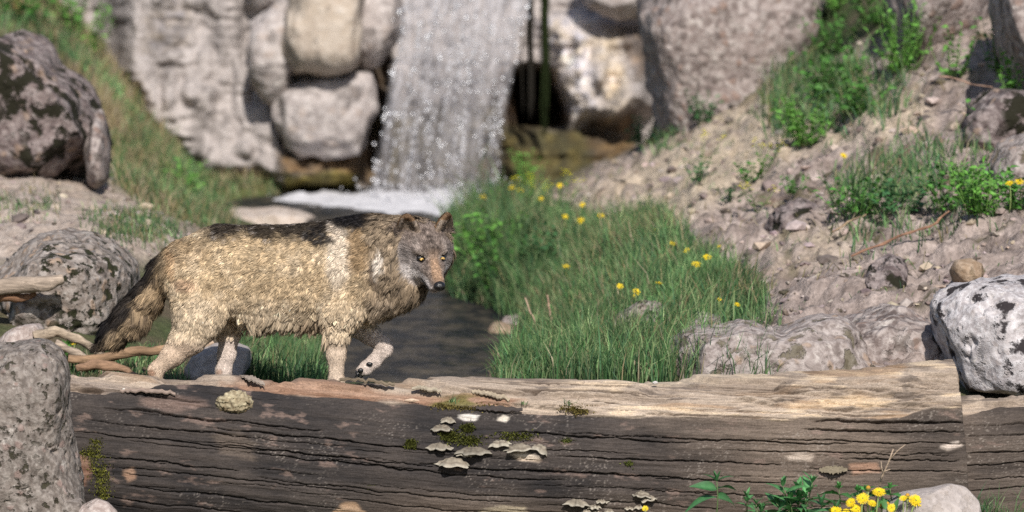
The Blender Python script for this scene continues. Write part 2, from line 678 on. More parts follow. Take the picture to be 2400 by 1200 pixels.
# ================================================================== cliff
M_cliff = NT('cliff_stone')
_v = M_cliff.coord((1, 1, 1))
_vs = M_cliff.coord((1.0, 1.0, .22))
_b = M_cliff.noise(_v, 1.6, 6, .6)
_st = M_cliff.noise(_vs, 7.0, 6, .65)
_fi = M_cliff.noise(_v, 22, 5, .65)
_c = M_cliff.mix(M_cliff.ramp(_b, [(.36, 0.), (.62, 1.)]), (.31, .28, .27), (.47, .425, .41))
_c = M_cliff.mix(M_cliff.math('MULTIPLY', M_cliff.ramp(_st, [(.48, 0.), (.62, 1.)]), .75), _c, (.14, .125, .12))
_c = M_cliff.mix(M_cliff.math('MULTIPLY', M_cliff.ramp(_fi, [(.5, 0.), (.7, 1.)]), .55), _c, (.60, .55, .53))
_c = M_cliff.mix(M_cliff.attr('Stain', 'Fac'), _c, M_cliff.attr('Col'))
_h = M_cliff.math('ADD', M_cliff.math('MULTIPLY', _fi, .5), _st)
M_cliff.fin(Base__Color=_c, Roughness=.9, Specular__IOR__Level=.25, Normal=M_cliff.bump(_h, .9, .05))
M_cliff = M_cliff.m


def cliff_d(px, py):
    """distance of the rock face for every photo pixel direction"""
    q = np.stack([px / 220, py / 220, px * 0], -1)
    d = 46.0 + .0016 * (300 - py) + .35 * fbm(q, 4, 8) + .12 * fbm(q * np.array([3, 1.2, 1]), 4, 9) + .10 * fbm(q * 5, 3, 19, .5, True)
    d = d - .9 * sstep(60, -60, poly_sd([(255, -900), (640, -900), (600, 100), (650, 300), (655, 420), (480, 430), (330, 300), (270, 150)], px, py))
    d = d - .7 * sstep(25, -45, poly_sd([(1265, 40), (1380, 45), (1520, 60), (1530, 250), (1450, 300), (1375, 290), (1340, 300), (1300, 200)], px, py)) * (1 + .4 * fbm(q * np.array([5, 1.5, 1]), 3, 23))
    d = d + 1.8 * sstep(10, -40, poly_sd([(1185, 175), (1240, 150), (1300, 165), (1335, 250), (1325, 305), (1200, 310)], px, py))
    d = d + .7 * sstep(10, -40, poly_sd([(830, 150), (900, 60), (930, 200), (900, 440), (830, 440)], px, py))
    d = d - .5 * sstep(20, -40, poly_sd([(655, 340), (850, 330), (880, 460), (650, 460)], px, py))
    d = d - .4 * sstep(20, -50, poly_sd([(1180, 320), (1480, 300), (1480, 470), (1180, 470)], px, py))
    d = d - .55 * sstep(30, -40, poly_sd([(580, -200), (900, -200), (880, 200), (850, 440), (640, 440), (600, 250)], px, py))
    return d


cpx, cpy = np.meshgrid(np.linspace(-300, 1800, 420), np.concatenate([np.linspace(-1500, -120, 40), np.linspace(-115, 490, 180)]))  # upper rows, out of view, added to block sky from the water's reflections
cd = cliff_d(cpx, cpy)
cv = P(cpx, cpy, cd)
qq = np.stack([cpx / 60, cpy / 60, cpx * 0], -1)
nq = fbm(qq, 4, 61)
stain = np.zeros(cpx.shape)
ccol = np.zeros(cpx.shape + (3,))


def put_stain(poly, c, soft, amt, nz=.6):
    global stain, ccol
    m_ = amt * sstep(soft, -soft, poly_sd(poly, cpx, cpy) + nz * soft * 1.5 * nq)
    ccol[:] = lerp(ccol, np.array(c), np.where(stain + m_ > 1e-6, m_ / np.maximum(stain * (1 - m_) + m_, 1e-6), 0)[..., None])
    stain = np.maximum(stain, m_)


put_stain([(830, 150), (900, 100), (940, 250), (900, 440), (820, 440), (840, 300)], (.085, .058, .035), 25, .9)
put_stain([(650, 335), (870, 330), (880, 425), (650, 420)], (.17, .105, .05), 18, .92)
put_stain([(660, 405), (840, 405), (840, 450), (660, 450)], (.20, .17, .035), 10, .9)
put_stain([(890, 250), (1190, 240), (1190, 460), (880, 460)], (.10, .08, .035), 40, .8)
put_stain([(1180, 160), (1310, 150), (1345, 300), (1180, 330)], (.10, .06, .035), 15, .95)
put_stain([(1170, 290), (1350, 290), (1500, 320), (1480, 480), (1170, 480)], (.075, .062, .02), 20, .95)
put_stain([(1360, 290), (1490, 250), (1500, 350), (1400, 380)], (.13, .085, .045), 15, .85)
put_stain([(1440, 60), (1510, 80), (1530, 180), (1490, 190)], (.16, .115, .085), 15, .8)
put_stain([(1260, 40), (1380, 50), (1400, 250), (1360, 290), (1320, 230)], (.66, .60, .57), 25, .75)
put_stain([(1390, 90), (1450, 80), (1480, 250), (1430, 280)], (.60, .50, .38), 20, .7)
put_stain([(340, 40), (440, 20), (450, 110), (340, 120)], (.22, .19, .17), 25, .6)
ccol = np.clip(ccol * np.exp(1.1 * fbm(qq * 2.5, 4, 62, .6))[..., None] * (1 + .35 * fbm(qq * 3.5 + 9, 3, 63)[..., None] * np.array([1, .6, -.4])), 0, 1)
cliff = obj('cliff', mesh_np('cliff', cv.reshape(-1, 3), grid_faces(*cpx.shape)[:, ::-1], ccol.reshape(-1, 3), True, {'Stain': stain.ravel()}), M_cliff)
tag(cliff, kind='structure')
M_tan = rock_mat('cliff_tan_stone', (.29, .24, .20), (.43, .36, .29), (.53, .465, .40), .7, .15, .35, (.09, .08, .07), .3)
M_blk = rock_mat('cliff_grey_stone', (.22, .195, .185), (.42, .37, .355), (.60, .55, .53), .8, .25, .5, (.07, .06, .055), .4)
for poly, d, th, mt, kw in [
    ([(700, -90), (860, -80), (845, 40), (838, 150), (770, 172), (690, 172), (665, 120), (672, 20)], 45.0, .5, M_tan, dict(seed=4, amp=.06, box=.34, planes=5)),
    ([(600, 60), (690, -20), (700, 60), (690, 160), (660, 220), (640, 235), (600, 180), (590, 110)], 45.2, .4, M_blk, dict(seed=6, amp=.08, box=.4, planes=5)),
    ([(655, 200), (740, 190), (860, 178), (870, 260), (840, 350), (760, 362), (665, 350), (650, 280)], 45.1, .45, M_blk, dict(seed=7, amp=.08, box=.34, planes=5)),
    ([(840, -60), (935, -60), (925, 60), (880, 160), (860, 170), (836, 100)], 45.4, .35, M_blk, dict(seed=8, amp=.07, box=.4, planes=5)),
    ([(1365, -120), (1540, -120), (1535, 30), (1450, 36), (1370, 16)], 45.7, .35, M_blk, dict(seed=9, amp=.05, box=.5)),
    ([(560, -100), (700, -140), (690, -10), (600, 20)], 45.8, .4, M_blk, dict(seed=10, amp=.06, box=.5)),
]:
    rock('rock_block', poly, d, th, mt, parent=cliff, pbase=np.zeros(3), sub=5, **kw)

# ================================================================== water
wm = NT('stream_water')
_v = wm.coord((1, .5, 1))
_n1 = wm.noise(_v, 5, 3, .5, .4)
_n2 = wm.noise(_v, 22, 3, .6, .3)
_h = wm.math('ADD', _n1, wm.math('MULTIPLY', _n2, .35))
_bd = wm.noise(wm.coord((1, .45, 1)), 7, 4, .6)
_bc = wm.mix(wm.ramp(_bd, [(.42, 0.), (.70, 1.)]), (.016, .018, .020), (.085, .072, .055))
_nm = wm.bump(_h, .6, .06)
_df = wm.n('BsdfDiffuse', Color=_bc)
_gl = wm.n('BsdfGlossy', Color=(.9, .93, 1.0), Roughness=.1, Normal=_nm)
_fr = wm.n('Fresnel', IOR=1.33, Normal=_nm)
_mx = wm.n('MixShader', i0=wm.math('MULTIPLY', _fr.outputs[0], .17), i1=_df.outputs[0], i2=_gl.outputs[0])
wm.t.links.new(_mx.outputs[0], wm.out.inputs[0])
wx, wy = np.meshgrid(np.linspace(-4.5, 4.5, 120), np.linspace(1.5, 16.5, 200))
wz = WATER_Z + .006 * fbm(np.stack([wx * 3, wy * 2, wx * 0], -1), 3, 2)
stream = obj('stream', mesh_np('stream', np.stack([wx, wy, wz], -1).reshape(-1, 3), grid_faces(*wx.shape)), wm.m)
tag(stream, kind='structure')

# ------------------------------------------------------------------ waterfall: three folded sheets, glinting drops, foam
rng = np.random.default_rng(12)
fm = NT('falling_water')
_v = fm.coord((11, 11, 1.1))
_vf = fm.coord((30, 30, 8))
_a = fm.noise(_v, 1.2, 5, .65, .3)
_a2 = fm.noise(_vf, 1.0, 4, .6)
_al = fm.ramp(fm.math('ADD', fm.math('MULTIPLY', _a, .7), fm.math('MULTIPLY', _a2, .3)), [(.38, .03), (.50, .30), (.62, .70), (.75, .9)])
_al = fm.math('MULTIPLY', _al, fm.attr('Dens', 'Fac'))
fm.fin(Base__Color=(.52, .505, .53), Roughness=.4, IOR=1.33, Alpha=_al, Normal=fm.bump(_a2, .6, .02))


def fall_left(py):
    return interp([(-120, 950), (0, 938), (100, 928), (200, 908), (300, 893), (400, 872), (470, 862)], py)


def fall_right(py):
    return interp([(-120, 1255), (0, 1245), (100, 1228), (200, 1200), (300, 1178), (400, 1172), (470, 1168)], py)


fall_root = bpy.data.objects.new('waterfall', None)
COL.objects.link(fall_root)
fbase = P(1020, 470, 44.3)
fall_root.location = fbase
tag(fall_root, kind='structure')
for L in range(3):
    uu, pp = np.meshgrid(np.linspace(0, 1, 150), np.linspace(-120, 474, 200))
    lf, rt = fall_left(pp), fall_right(pp)
    edge = 6 * fbm(np.stack([pp / 40, uu * 0 + L, uu * 0], -1), 3, 3 + L)
    ppx = lf + (rt - lf) * uu + edge * (1 - 2 * uu) + (L - 1) * 5
    dd = 44.75 + .22 * L - .0009 * (pp + 120) + .10 * fbm(np.stack([uu * 22 + L * 7, pp / 260, uu * 0], -1), 3, 13 + L) + .03 * fbm(np.stack([uu * 60, pp / 60, uu * 0 + L], -1), 2, 17)
    dens = sstep(0, .06, uu) * sstep(1, .94, uu) * lerp(.88, .5, sstep(120, 380, pp))
    gap = fbm(np.stack([uu * 7 + L, pp / 170 + 3, uu * 0], -1), 3, 33)
    dens = dens * (1 - .9 * sstep(-.22, .14, gap) * sstep(60, 280, pp))
    me = mesh_np('water_sheet', P(ppx, pp, dd).reshape(-1, 3) - fbase, grid_faces(*uu.shape), None, True, {'Dens': dens.ravel()})
    obj('water_sheet', me, fm.m, fall_root)
# glints: flattened drops, most of them turned so that they throw the sun forward
half = (SUNDIR + Vector((0, -CP, SP))).normalized()
dv, df = ico(1)
gm = NT('water_glint').fin(Base__Color=(.95, .95, .97), Metallic=1.0, Roughness=.5)
wmat = plain_mat('white_foam', (.56, .56, .59), .6, .2, .25, 14, .9)
mb = MB()
for k in range(170):
    py = rng.uniform(-60, 440)
    u = rng.beta(1.1, 1.1) if rng.random() < .75 else rng.choice([.02, .97]) + rng.normal() * .02
    lf, rt = fall_left(py), fall_right(py)
    c = P(lf + (rt - lf) * u, py, 44.45 - .0009 * (py + 120))
    s = rng.uniform(.007, .013) * (1.3 if rng.random() < .2 else 1)
    nrm = Vector(np.array(half) + rng.normal(size=3) * .17).normalized()
    R = np.array(nrm.to_track_quat('Z', 'Y').to_matrix())
    mb.add((dv * np.array([s, s, s * .25])) @ R.T + c - fbase, t=df)
v_, f_, c_ = mb.arrays()
o = obj('water_drop', mesh_np('water_drop', v_, f_, c_), gm, fall_root)
o['kind'] = 'stuff'
# strings of white drops and spray
mb = MB()
for s_ in range(80):
    u0 = rng.random()
    p0 = rng.uniform(-60, 400)
    for j in range(rng.integers(4, 14)):
        py = p0 + j * rng.uniform(6, 14)
        if py > 462:
            break
        lf, rt = fall_left(py), fall_right(py)
        c = P(lf + (rt - lf) * u0 + rng.normal() * 2, py, 44.5 - .0009 * (py + 120) + rng.normal() * .05)
        s = rng.uniform(.003, .008)
        mb.add(dv * np.array([s, s, s * rng.uniform(1, 2.2)]) + c - fbase, t=df)
for k in range(600):
    t = rng.exponential(.3)
    px = rng.normal(1015, 95)
    py = 468 - 60 * t * rng.random() - rng.random() * 8
    s = rng.uniform(.003, .009)
    mb.add(dv * s + P(px, py, 44.0 + rng.normal() * .25) - fbase, t=df)
v_, f_, c_ = mb.arrays()
o = obj('spray', mesh_np('spray', v_, f_, c_), wmat, fall_root)
o['kind'] = 'stuff'
# foam spread over the pool
fxp, fyp = np.meshgrid(np.linspace(600, 1190, 240), np.linspace(446, 512, 70))
fw = np.array([W(a, b) for a, b in zip(fxp.ravel(), fyp.ravel())])
core = 1 - np.sqrt(((fxp - 990) / 240) ** 2 + ((fyp - 474) / 27) ** 2)
tailf = (1 - np.abs(fyp - (463 + (fxp - 640) * .02)) / 13) * sstep(610, 720, fxp) * sstep(1100, 900, fxp)
mfo = np.maximum(core, tailf * .45)
nf = fbm(np.stack([fw[:, 0] * 7, fw[:, 1] * 4, fw[:, 0] * 0], -1), 4, 91).reshape(fxp.shape)
hgt = .05 * np.clip(mfo * 1.3 + .5 * nf, 0, 1) ** .8 * (1 + .5 * nf) - .010
fw[:, 2] += hgt.ravel()
tag(obj('foam', mesh_np('foam', fw - fbase, grid_faces(*fxp.shape)), wmat, fall_root), kind='stuff')
# ================================================================== boulders and stones
M_cong = rock_mat('conglomerate', (.11, .086, .08), (.26, .21, .195), (.44, .39, .37), 1.1, .75, .45, (.045, .04, .03), .5, (.24, .165, .135))
M_dark = rock_mat('dark_pitted_rock', (.075, .057, .057), (.19, .148, .143), (.36, .31, .30), 1.0, .5, 1.0, (.016, .015, .008), .35, pit_t=.50, pit_scale=9.0)
M_pit = rock_mat('mossy_pitted_rock', (.12, .098, .086), (.235, .195, .17), (.40, .36, .335), 1.3, .75, 1.0, (.022, .023, .010), .5, pit_scale=15.0, pit_t=.53)
M_white = rock_mat('white_lichen_rock', (.25, .225, .23), (.46, .43, .44), (.68, .66, .68), 1.6, .15, 1.0, (.03, .025, .027), .7, pit_scale=6.5, pit_t=.53)
M_slab = rock_mat('grey_slab_rock', (.15, .122, .113), (.28, .235, .22), (.46, .41, .39), 1.4, .6, .7, (.085, .075, .035), .4)
M_beige = rock_mat('beige_stone', (.36, .29, .24), (.50, .42, .36), (.60, .53, .48), 1.0, .1, .3, (.2, .17, .13), .2)
M_fore = rock_mat('grey_foreground_rock', (.095, .08, .07), (.19, .16, .143), (.33, .295, .27), 1.8, .5, .9, (.03, .028, .014), .5, (.27, .185, .165), 15.0, .57)
M_smooth = rock_mat('smooth_stone', (.30, .265, .25), (.40, .355, .335), (.48, .43, .41), 1.5, .1, .25, (.18, .14, .10), .15)
M_pink = rock_mat('pinkish_stone', (.26, .205, .185), (.40, .325, .30), (.54, .48, .45), 2.0, .3, .4, (.10, .08, .06), .3)
M_umber = rock_mat('brown_stone', (.20, .135, .085), (.33, .235, .16), (.42, .33, .25), 1.5, .2, .4, (.06, .05, .02), .1)

rock('boulder', [(-90, 140), (0, 84), (50, 78), (95, 110), (130, 165), (175, 190), (205, 235), (232, 290), (240, 360), (215, 405), (120, 420), (0, 410), (-100, 400)], 35.8, .75, M_dark,
     'big dark purple grey boulder with black pits on the left dirt mound', seed=21, sub=6, amp=.08, freq=3.5, dents=.07, dent_f=6, box=.5)
rock('rock_slab', [(225, 265), (243, 262), (248, 330), (252, 420), (235, 445), (208, 425), (212, 350)], 35.3, .22, M_cong,
     'narrow upright grey slab leaning beside the dark pitted boulder', seed=22, amp=.03, freq=6, box=.6)
rock('boulder', [(-20, 690), (10, 620), (60, 575), (140, 552), (210, 560), (270, 585), (305, 630), (330, 700), (300, 780), (200, 815), (60, 800), (-30, 780)], 29.9, .55, M_pit,
     'round grey boulder spotted with dark moss behind the wolf\'s tail', seed=23, sub=6, amp=.05, freq=5, dents=.022, dent_f=16, box=.6, pebb=.02)
rock('boulder', [(1498, 20), (1560, -70), (1750, -120), (1905, -60), (1900, 120), (1870, 240), (1790, 300), (1690, 360), (1610, 390), (1562, 370), (1528, 240), (1508, 120)], 39.9, .9, M_cong,
     'large conglomerate boulder studded with pebbles at the top of the sandy slope', seed=24, sub=6, amp=.09, freq=2.6, box=.36, planes=6, pebb=.05, pebb_f=9)
rock('boulder', [(2085, -60), (2200, -110), (2340, -80), (2320, 60), (2290, 150), (2230, 190), (2150, 190), (2100, 100)], 36.4, .7, M_cong,
     'grey conglomerate boulder half shaded beneath the leaning trunk of rock on the hillside', seed=25, sub=5, amp=.07, freq=3, box=.5, pebb=.04, pebb_f=9)
rock('boulder', [(2330, -90), (2560, -100), (2600, 200), (2480, 240), (2395, 205), (2355, 130), (2335, 40)], 34.0, .8, M_cong,
     'dark rough boulder jutting out at the top right of the hillside', seed=26, sub=5, amp=.08, freq=3, box=.5)
rock('boulder', [(2262, 255), (2330, 215), (2420, 220), (2450, 330), (2400, 380), (2300, 370), (2250, 320)], 33.2, .4, M_dark,
     'dark rubble ledge under the shadow of the hillside boulder', seed=27, sub=5, amp=.06, freq=5, box=.7, pebb=.04)
rock('boulder', [(2310, 410), (2345, 345), (2420, 320), (2470, 440), (2420, 500), (2340, 490)], 31.8, .35, M_slab,
     'grey smooth rock behind the pair of dandelions on the hillside', seed=28, amp=.04, freq=4, box=.6)
rock('boulder', [(2186, 740), (2200, 690), (2225, 668), (2300, 655), (2450, 650), (2520, 800), (2480, 960), (2330, 965), (2270, 940), (2225, 870), (2195, 800)], 28.1, .34, M_white,
     'white lichen covered boulder with black moss spots behind the broken log end', seed=29, sub=6, amp=.035, freq=6, dents=.03, dent_f=11, box=.55)
rock('rock_slab', [(1535, 842), (1570, 800), (1640, 770), (1690, 775), (1740, 760), (1830, 775), (1900, 750), (1950, 745), (2030, 790), (2080, 850), (2050, 930), (1800, 940), (1560, 930)], 28.4, .30, M_slab,
     'long low grey slab rock with yellow lichen at the edge of the meadow', seed=30, sub=6, amp=.035, freq=6, box=.5, pebb=.025, pebb_f=18)
rock('rock_slab', [(1900, 830), (1990, 760), (2080, 735), (2170, 760), (2230, 830), (2220, 930), (1950, 930)], 28.7, .34, M_cong,
     'lumpy grey slab rock between the long slab and the white boulder', seed=31, sub=6, amp=.05, freq=6, box=.55, pebb=.03)
rock('boulder', [(1425, 775), (1450, 738), (1490, 712), (1540, 712), (1575, 735), (1590, 775), (1560, 800), (1470, 800)], 30.2, .2, M_pit,
     'small dark mossy rock standing in the meadow grass', seed=32, amp=.03, freq=8, dents=.02, dent_f=18, box=.6)
rock('boulder', [(1590, 765), (1640, 738), (1690, 742), (1705, 770), (1640, 795), (1600, 790)], 29.6, .14, M_slab,
     'flat grey rock just behind the long slab in the meadow', seed=33, amp=.02, freq=8, box=.6)
rock('boulder', [(2228, 635), (2240, 612), (2275, 605), (2302, 618), (2308, 650), (2270, 668), (2235, 660)], 29.3, .09, M_umber,
     'rounded brown stone lying on the hillside above the white boulder', seed=34, sub=4, amp=.012, freq=9)
rock('boulder', [(2025, 660), (2045, 622), (2090, 610), (2125, 640), (2120, 700), (2060, 725), (2025, 710)], 29.7, .16, M_dark,
     'dark jagged rock knob on the hillside above the slab', seed=35, amp=.04, freq=9, dents=.02, box=.7)
rock('boulder', [(1795, 545), (1825, 490), (1880, 470), (1930, 490), (1935, 540), (1870, 560)], 32.4, .2, M_dark,
     'brownish grey rubble rock halfway up the slope below the weeds', seed=36, amp=.05, freq=8, dents=.02, pebb=.02)
rock('boulder', [(490, 523), (530, 494), (590, 497), (640, 492), (700, 497), (750, 517), (730, 540), (600, 545), (510, 540)], 41.4, .35, M_beige,
     'flat beige rock at the pool\'s edge seen over the wolf\'s back', seed=37, amp=.04, freq=5, box=.6)
rock('boulder', [(385, 545), (400, 510), (440, 505), (475, 520), (490, 550), (450, 575), (400, 570)], 37.6, .3, M_slab,
     'grey boulder on the left bank between the dirt mound and the pool', seed=38, amp=.04, freq=6, box=.6)
rock('boulder', [(1078, 555), (1100, 527), (1140, 522), (1165, 535), (1192, 555), (1195, 590), (1120, 600), (1080, 590)], 39.6, .28, M_beige,
     'beige boulder among the weeds beside the wolf\'s face', seed=39, amp=.04, freq=6, box=.6)
rock('stone', [(1172, 768), (1185, 745), (1215, 742), (1240, 755), (1245, 782), (1180, 785)], 34.6, .14, M_pink,
     'pale stone at the water line of the stream bank', seed=40, sub=4, amp=.015, freq=8)
rock('stone', [(1140, 772), (1165, 757), (1210, 765), (1250, 785), (1230, 800), (1150, 795)], 34.3, .16, M_umber,
     'low brown stone half under water below the pale stone', seed=41, sub=4, amp=.015, freq=8)
rock('stone', [(425, 880), (455, 830), (500, 806), (545, 800), (585, 815), (592, 850), (560, 900), (440, 905)], 28.5, .16, M_smooth,
     'smooth grey boulder between the wolf\'s hind legs', seed=42, amp=.02, freq=5, box=.7)
rock('stone', [(640, 876), (690, 862), (745, 872), (750, 895), (650, 898)], 30.0, .12, M_pink,
     'flat pinkish stone in the grass between the wolf\'s legs', seed=43, sub=4, amp=.012, freq=9)
rock('stone', [(-20, 820), (40, 770), (100, 765), (110, 830), (60, 870), (-20, 870)], 28.6, .14, M_pink,
     'grey stone in the shadow below the mossy boulder', seed=44, sub=4, amp=.03, freq=9)

# foreground rocks
rock('boulder', [(-120, 840), (-20, 802), (60, 798), (108, 794), (124, 800), (150, 828), (163, 880), (160, 960), (166, 1040), (182, 1110), (196, 1180), (210, 1290), (-160, 1290)], 26.35, .26, M_fore,
     'tall grey conglomerate boulder with white streaks standing against the log\'s left end', seed=51, sub=7, amp=.034, freq=6, dents=.016, dent_f=22, box=.45, planes=7, pebb=.007, pebb_f=15)
rock('stone', [(120, 1215), (130, 1180), (160, 1165), (190, 1168), (205, 1185), (200, 1240), (130, 1240)], 26.1, .06, M_fore,
     'small rough grey stone at the foot of the foreground boulder', seed=52, sub=4, amp=.01, freq=14)
rock('stone', [(180, 1215), (190, 1180), (220, 1168), (252, 1178), (276, 1200), (275, 1250), (190, 1250)], 26.05, .06, M_pink,
     'rounded pinkish stone beside the foot of the foreground boulder', seed=53, sub=4, amp=.006, freq=9)
rock('stone', [(2050, 1250), (2075, 1175), (2110, 1155), (2180, 1145), (2225, 1134), (2260, 1140), (2295, 1175), (2310, 1250)], 25.9, .13, M_smooth,
     'smooth buff boulder lying against the log behind the dandelions', seed=54, sub=6, amp=.012, freq=5, box=.6, planes=8)

# loose rubble on the slopes: too many to count
rng = np.random.default_rng(7)
mb = MB()
sv, sf = ico(1)
N_ = 9000
d_ = rng.uniform(28, 42, N_)
p_ = np.where(rng.random(N_) < .8, rng.uniform(1150, 2500, N_), rng.uniform(-100, 500, N_))
x_ = (p_ - 1200) / FPX * d_ * K
y_ = CAMY + d_ * K
z_ = terr(x_, y_)
ppx_, ppy_ = proj(x_, y_, z_)
ok_ = np.minimum(poly_sd(RUBBLE, ppx_, ppy_), poly_sd(LEFTDIRT, ppx_, ppy_)) < 10 + 15 * rng.normal(size=N_)
for x, y, z in np.stack([x_, y_, z_], -1)[ok_][:3600]:
    r = min(.006 + rng.exponential(.009), .05)
    q = sv.copy()
    for _ in range(5):
        nn_ = rng.normal(size=3)
        nn_ /= np.linalg.norm(nn_)
        q = q - nn_ * np.maximum(q @ nn_ - rng.uniform(.35, .8), 0)[:, None]
    q = q * np.array([1.2, rng.uniform(.6, 1.1), rng.uniform(.4, .8)])
    a = rng.uniform(0, 6.28)
    q = q @ np.array([[math.cos(a), -math.sin(a), 0], [math.sin(a), math.cos(a), 0], [0, 0, 1]])
    g = rng.uniform(.07, .46)
    mb.add(q * r + np.array([x, y, z + r * .1]), t=sf, c=(g, g * rng.uniform(.76, .88), g * rng.uniform(.62, .82)))
M_rub = attr_mat('rubble_stone', .9, .2, 40, .3, .5, .006)
o = mb.build('rubble', M_rub, smooth=False)
tag(o, 'loose grey and pink rubble scattered over the dirt slopes', 'rubble', kind='stuff')
# ================================================================== logs
GRAIN = [(-200, -35), (165, 0), (500, 35), (1100, 98), (1600, 125), (2000, 140), (2250, 143), (2500, 130)]
CREST = [(-200, 862), (165, 866), (350, 875), (600, 881), (800, 886), (1000, 884), (1120, 879), (1200, 881), (1350, 886), (1450, 888), (1600, 879), (1800, 872), (2000, 864), (2120, 852), (2225, 841), (2300, 838)]
RADIUS = [(-200, .245), (800, .25), (1500, .262), (2000, .28), (2250, .292)]
LOG_Y = -.03


def log_axis(px, crest=CREST, radius=RADIUS, ycen=LOG_Y):
    r = interp(radius, px)
    d = d_of(ycen)
    c = P(px, interp(crest, px), d)
    return c[..., 0], c[..., 2] - r * .995, r


def crack_depth(ppx, ppy, cracks):
    dep = np.zeros(ppx.shape)
    g = interp(GRAIN, ppx)
    for (x0, x1, y0, wd, dp, sd) in cracks:
        m = (ppx > x0) & (ppx < x1)
        if not m.any():
            continue
        xx = ppx[m]
        t = (xx - x0) / (x1 - x0)
        yc = y0 + (g[m] - interp(GRAIN, x0)) + 3.2 * np.interp((xx * .018 + sd * 13) % 60, np.arange(61), CR_N[sd % 7]) + 1.2 * np.interp((xx * .11 + sd * 5) % 60, np.arange(61), CR_N[(sd + 3) % 7])
        tap = np.clip(np.sin(math.pi * np.clip(t, 0, 1)), 0, 1) ** .45
        w = wd * (.35 + .65 * tap) * (1 + .4 * np.interp((xx * .05 + sd) % 60, np.arange(61), CR_N[(sd + 1) % 7]))
        dep[m] = np.maximum(dep[m], dp * tap * np.exp(-((ppy[m] - yc) / np.maximum(w * .72, .75)) ** 2))
    return dep


_rg = np.random.default_rng(33)
CR_N = _rg.normal(size=(7, 61)) * .7
CR_N[:, -1] = CR_N[:, 0]
# traced long cracks: x0, x1, y at x0, half width px, depth m, seed
CRACKS = [(240, 760, 955, 2.0, .045, 1), (200, 640, 985, 1.4, .03, 2), (480, 1130, 1000, 1.7, .04, 3), (500, 1000, 1042, 1.7, .04, 4), (170, 700, 1010, 1.3, .03, 5), (170, 560, 1062, 1.8, .04, 6),
          (260, 900, 1092, 1.4, .03, 7), (560, 1330, 1060, 1.8, .045, 8), (980, 1620, 1084, 2.4, .055, 9), (1000, 1700, 1150, 1.5, .035, 10), (1160, 1640, 1012, 1.7, .04, 11), (1300, 1830, 1066, 1.9, .045, 12),
          (1500, 2000, 1022, 1.6, .04, 13), (1900, 2262, 984, 2.6, .06, 14), (1880, 2262, 1006, 1.8, .045, 15), (1800, 2262, 1030, 1.4, .03, 16), (1700, 2240, 1052, 1.3, .03, 17), (1960, 2262, 1075, 1.6, .035, 18),
          (1880, 2262, 1098, 1.6, .035, 19), (1520, 1830, 1122, 1.6, .04, 20), (1300, 1560, 1010, 1.2, .025, 21), (300, 800, 1140, 1.8, .04, 22), (220, 700, 1165, 1.5, .035, 23), (600, 1200, 1120, 1.5, .03, 24),
          (800, 1400, 1170, 1.3, .03, 25), (1480, 1800, 1150, 1.2, .03, 26), (1150, 1500, 1045, 1.0, .02, 27), (320, 480, 925, 2.6, .03, 28), (1250, 1500, 900, 1.2, .018, 29), (1500, 2100, 905, 1.3, .02, 30), (1700, 2220, 935, 1.4, .022, 31), (1560, 1900, 960, 1.3, .02, 32), (1900, 2230, 895, 1.2, .02, 33)]
for k in range(44):
    x0 = _rg.uniform(150, 2050)
    CRACKS.append((x0, x0 + _rg.uniform(90, 420), _rg.uniform(945, 1200), _rg.uniform(.8, 1.1), _rg.uniform(.005, .014), 40 + k))

for k in range(46):
    x0 = _rg.uniform(1180, 2120) if k < 34 else _rg.uniform(200, 1100)
    y0 = _rg.uniform(890, 972) if k < 34 else _rg.uniform(885, 925)
    CRACKS.append((x0, x0 + _rg.uniform(40, 190), y0 - .0, _rg.uniform(.9, 1.5), _rg.uniform(.008, .02), 90 + k))

EDGE = [(-200, 905), (165, 915), (250, 925), (330, 915), (380, 895), (470, 897), (560, 905), (640, 922), (760, 930), (900, 942), (1050, 952), (1150, 958), (1230, 965), (1320, 972), (1450, 978), (1650, 982), (1850, 985), (1980, 981), (2060, 979), (2110, 973), (2150, 964), (2190, 957), (2260, 951)]
TAN, REDW = np.array([.43, .345, .275]), np.array([.24, .125, .075])


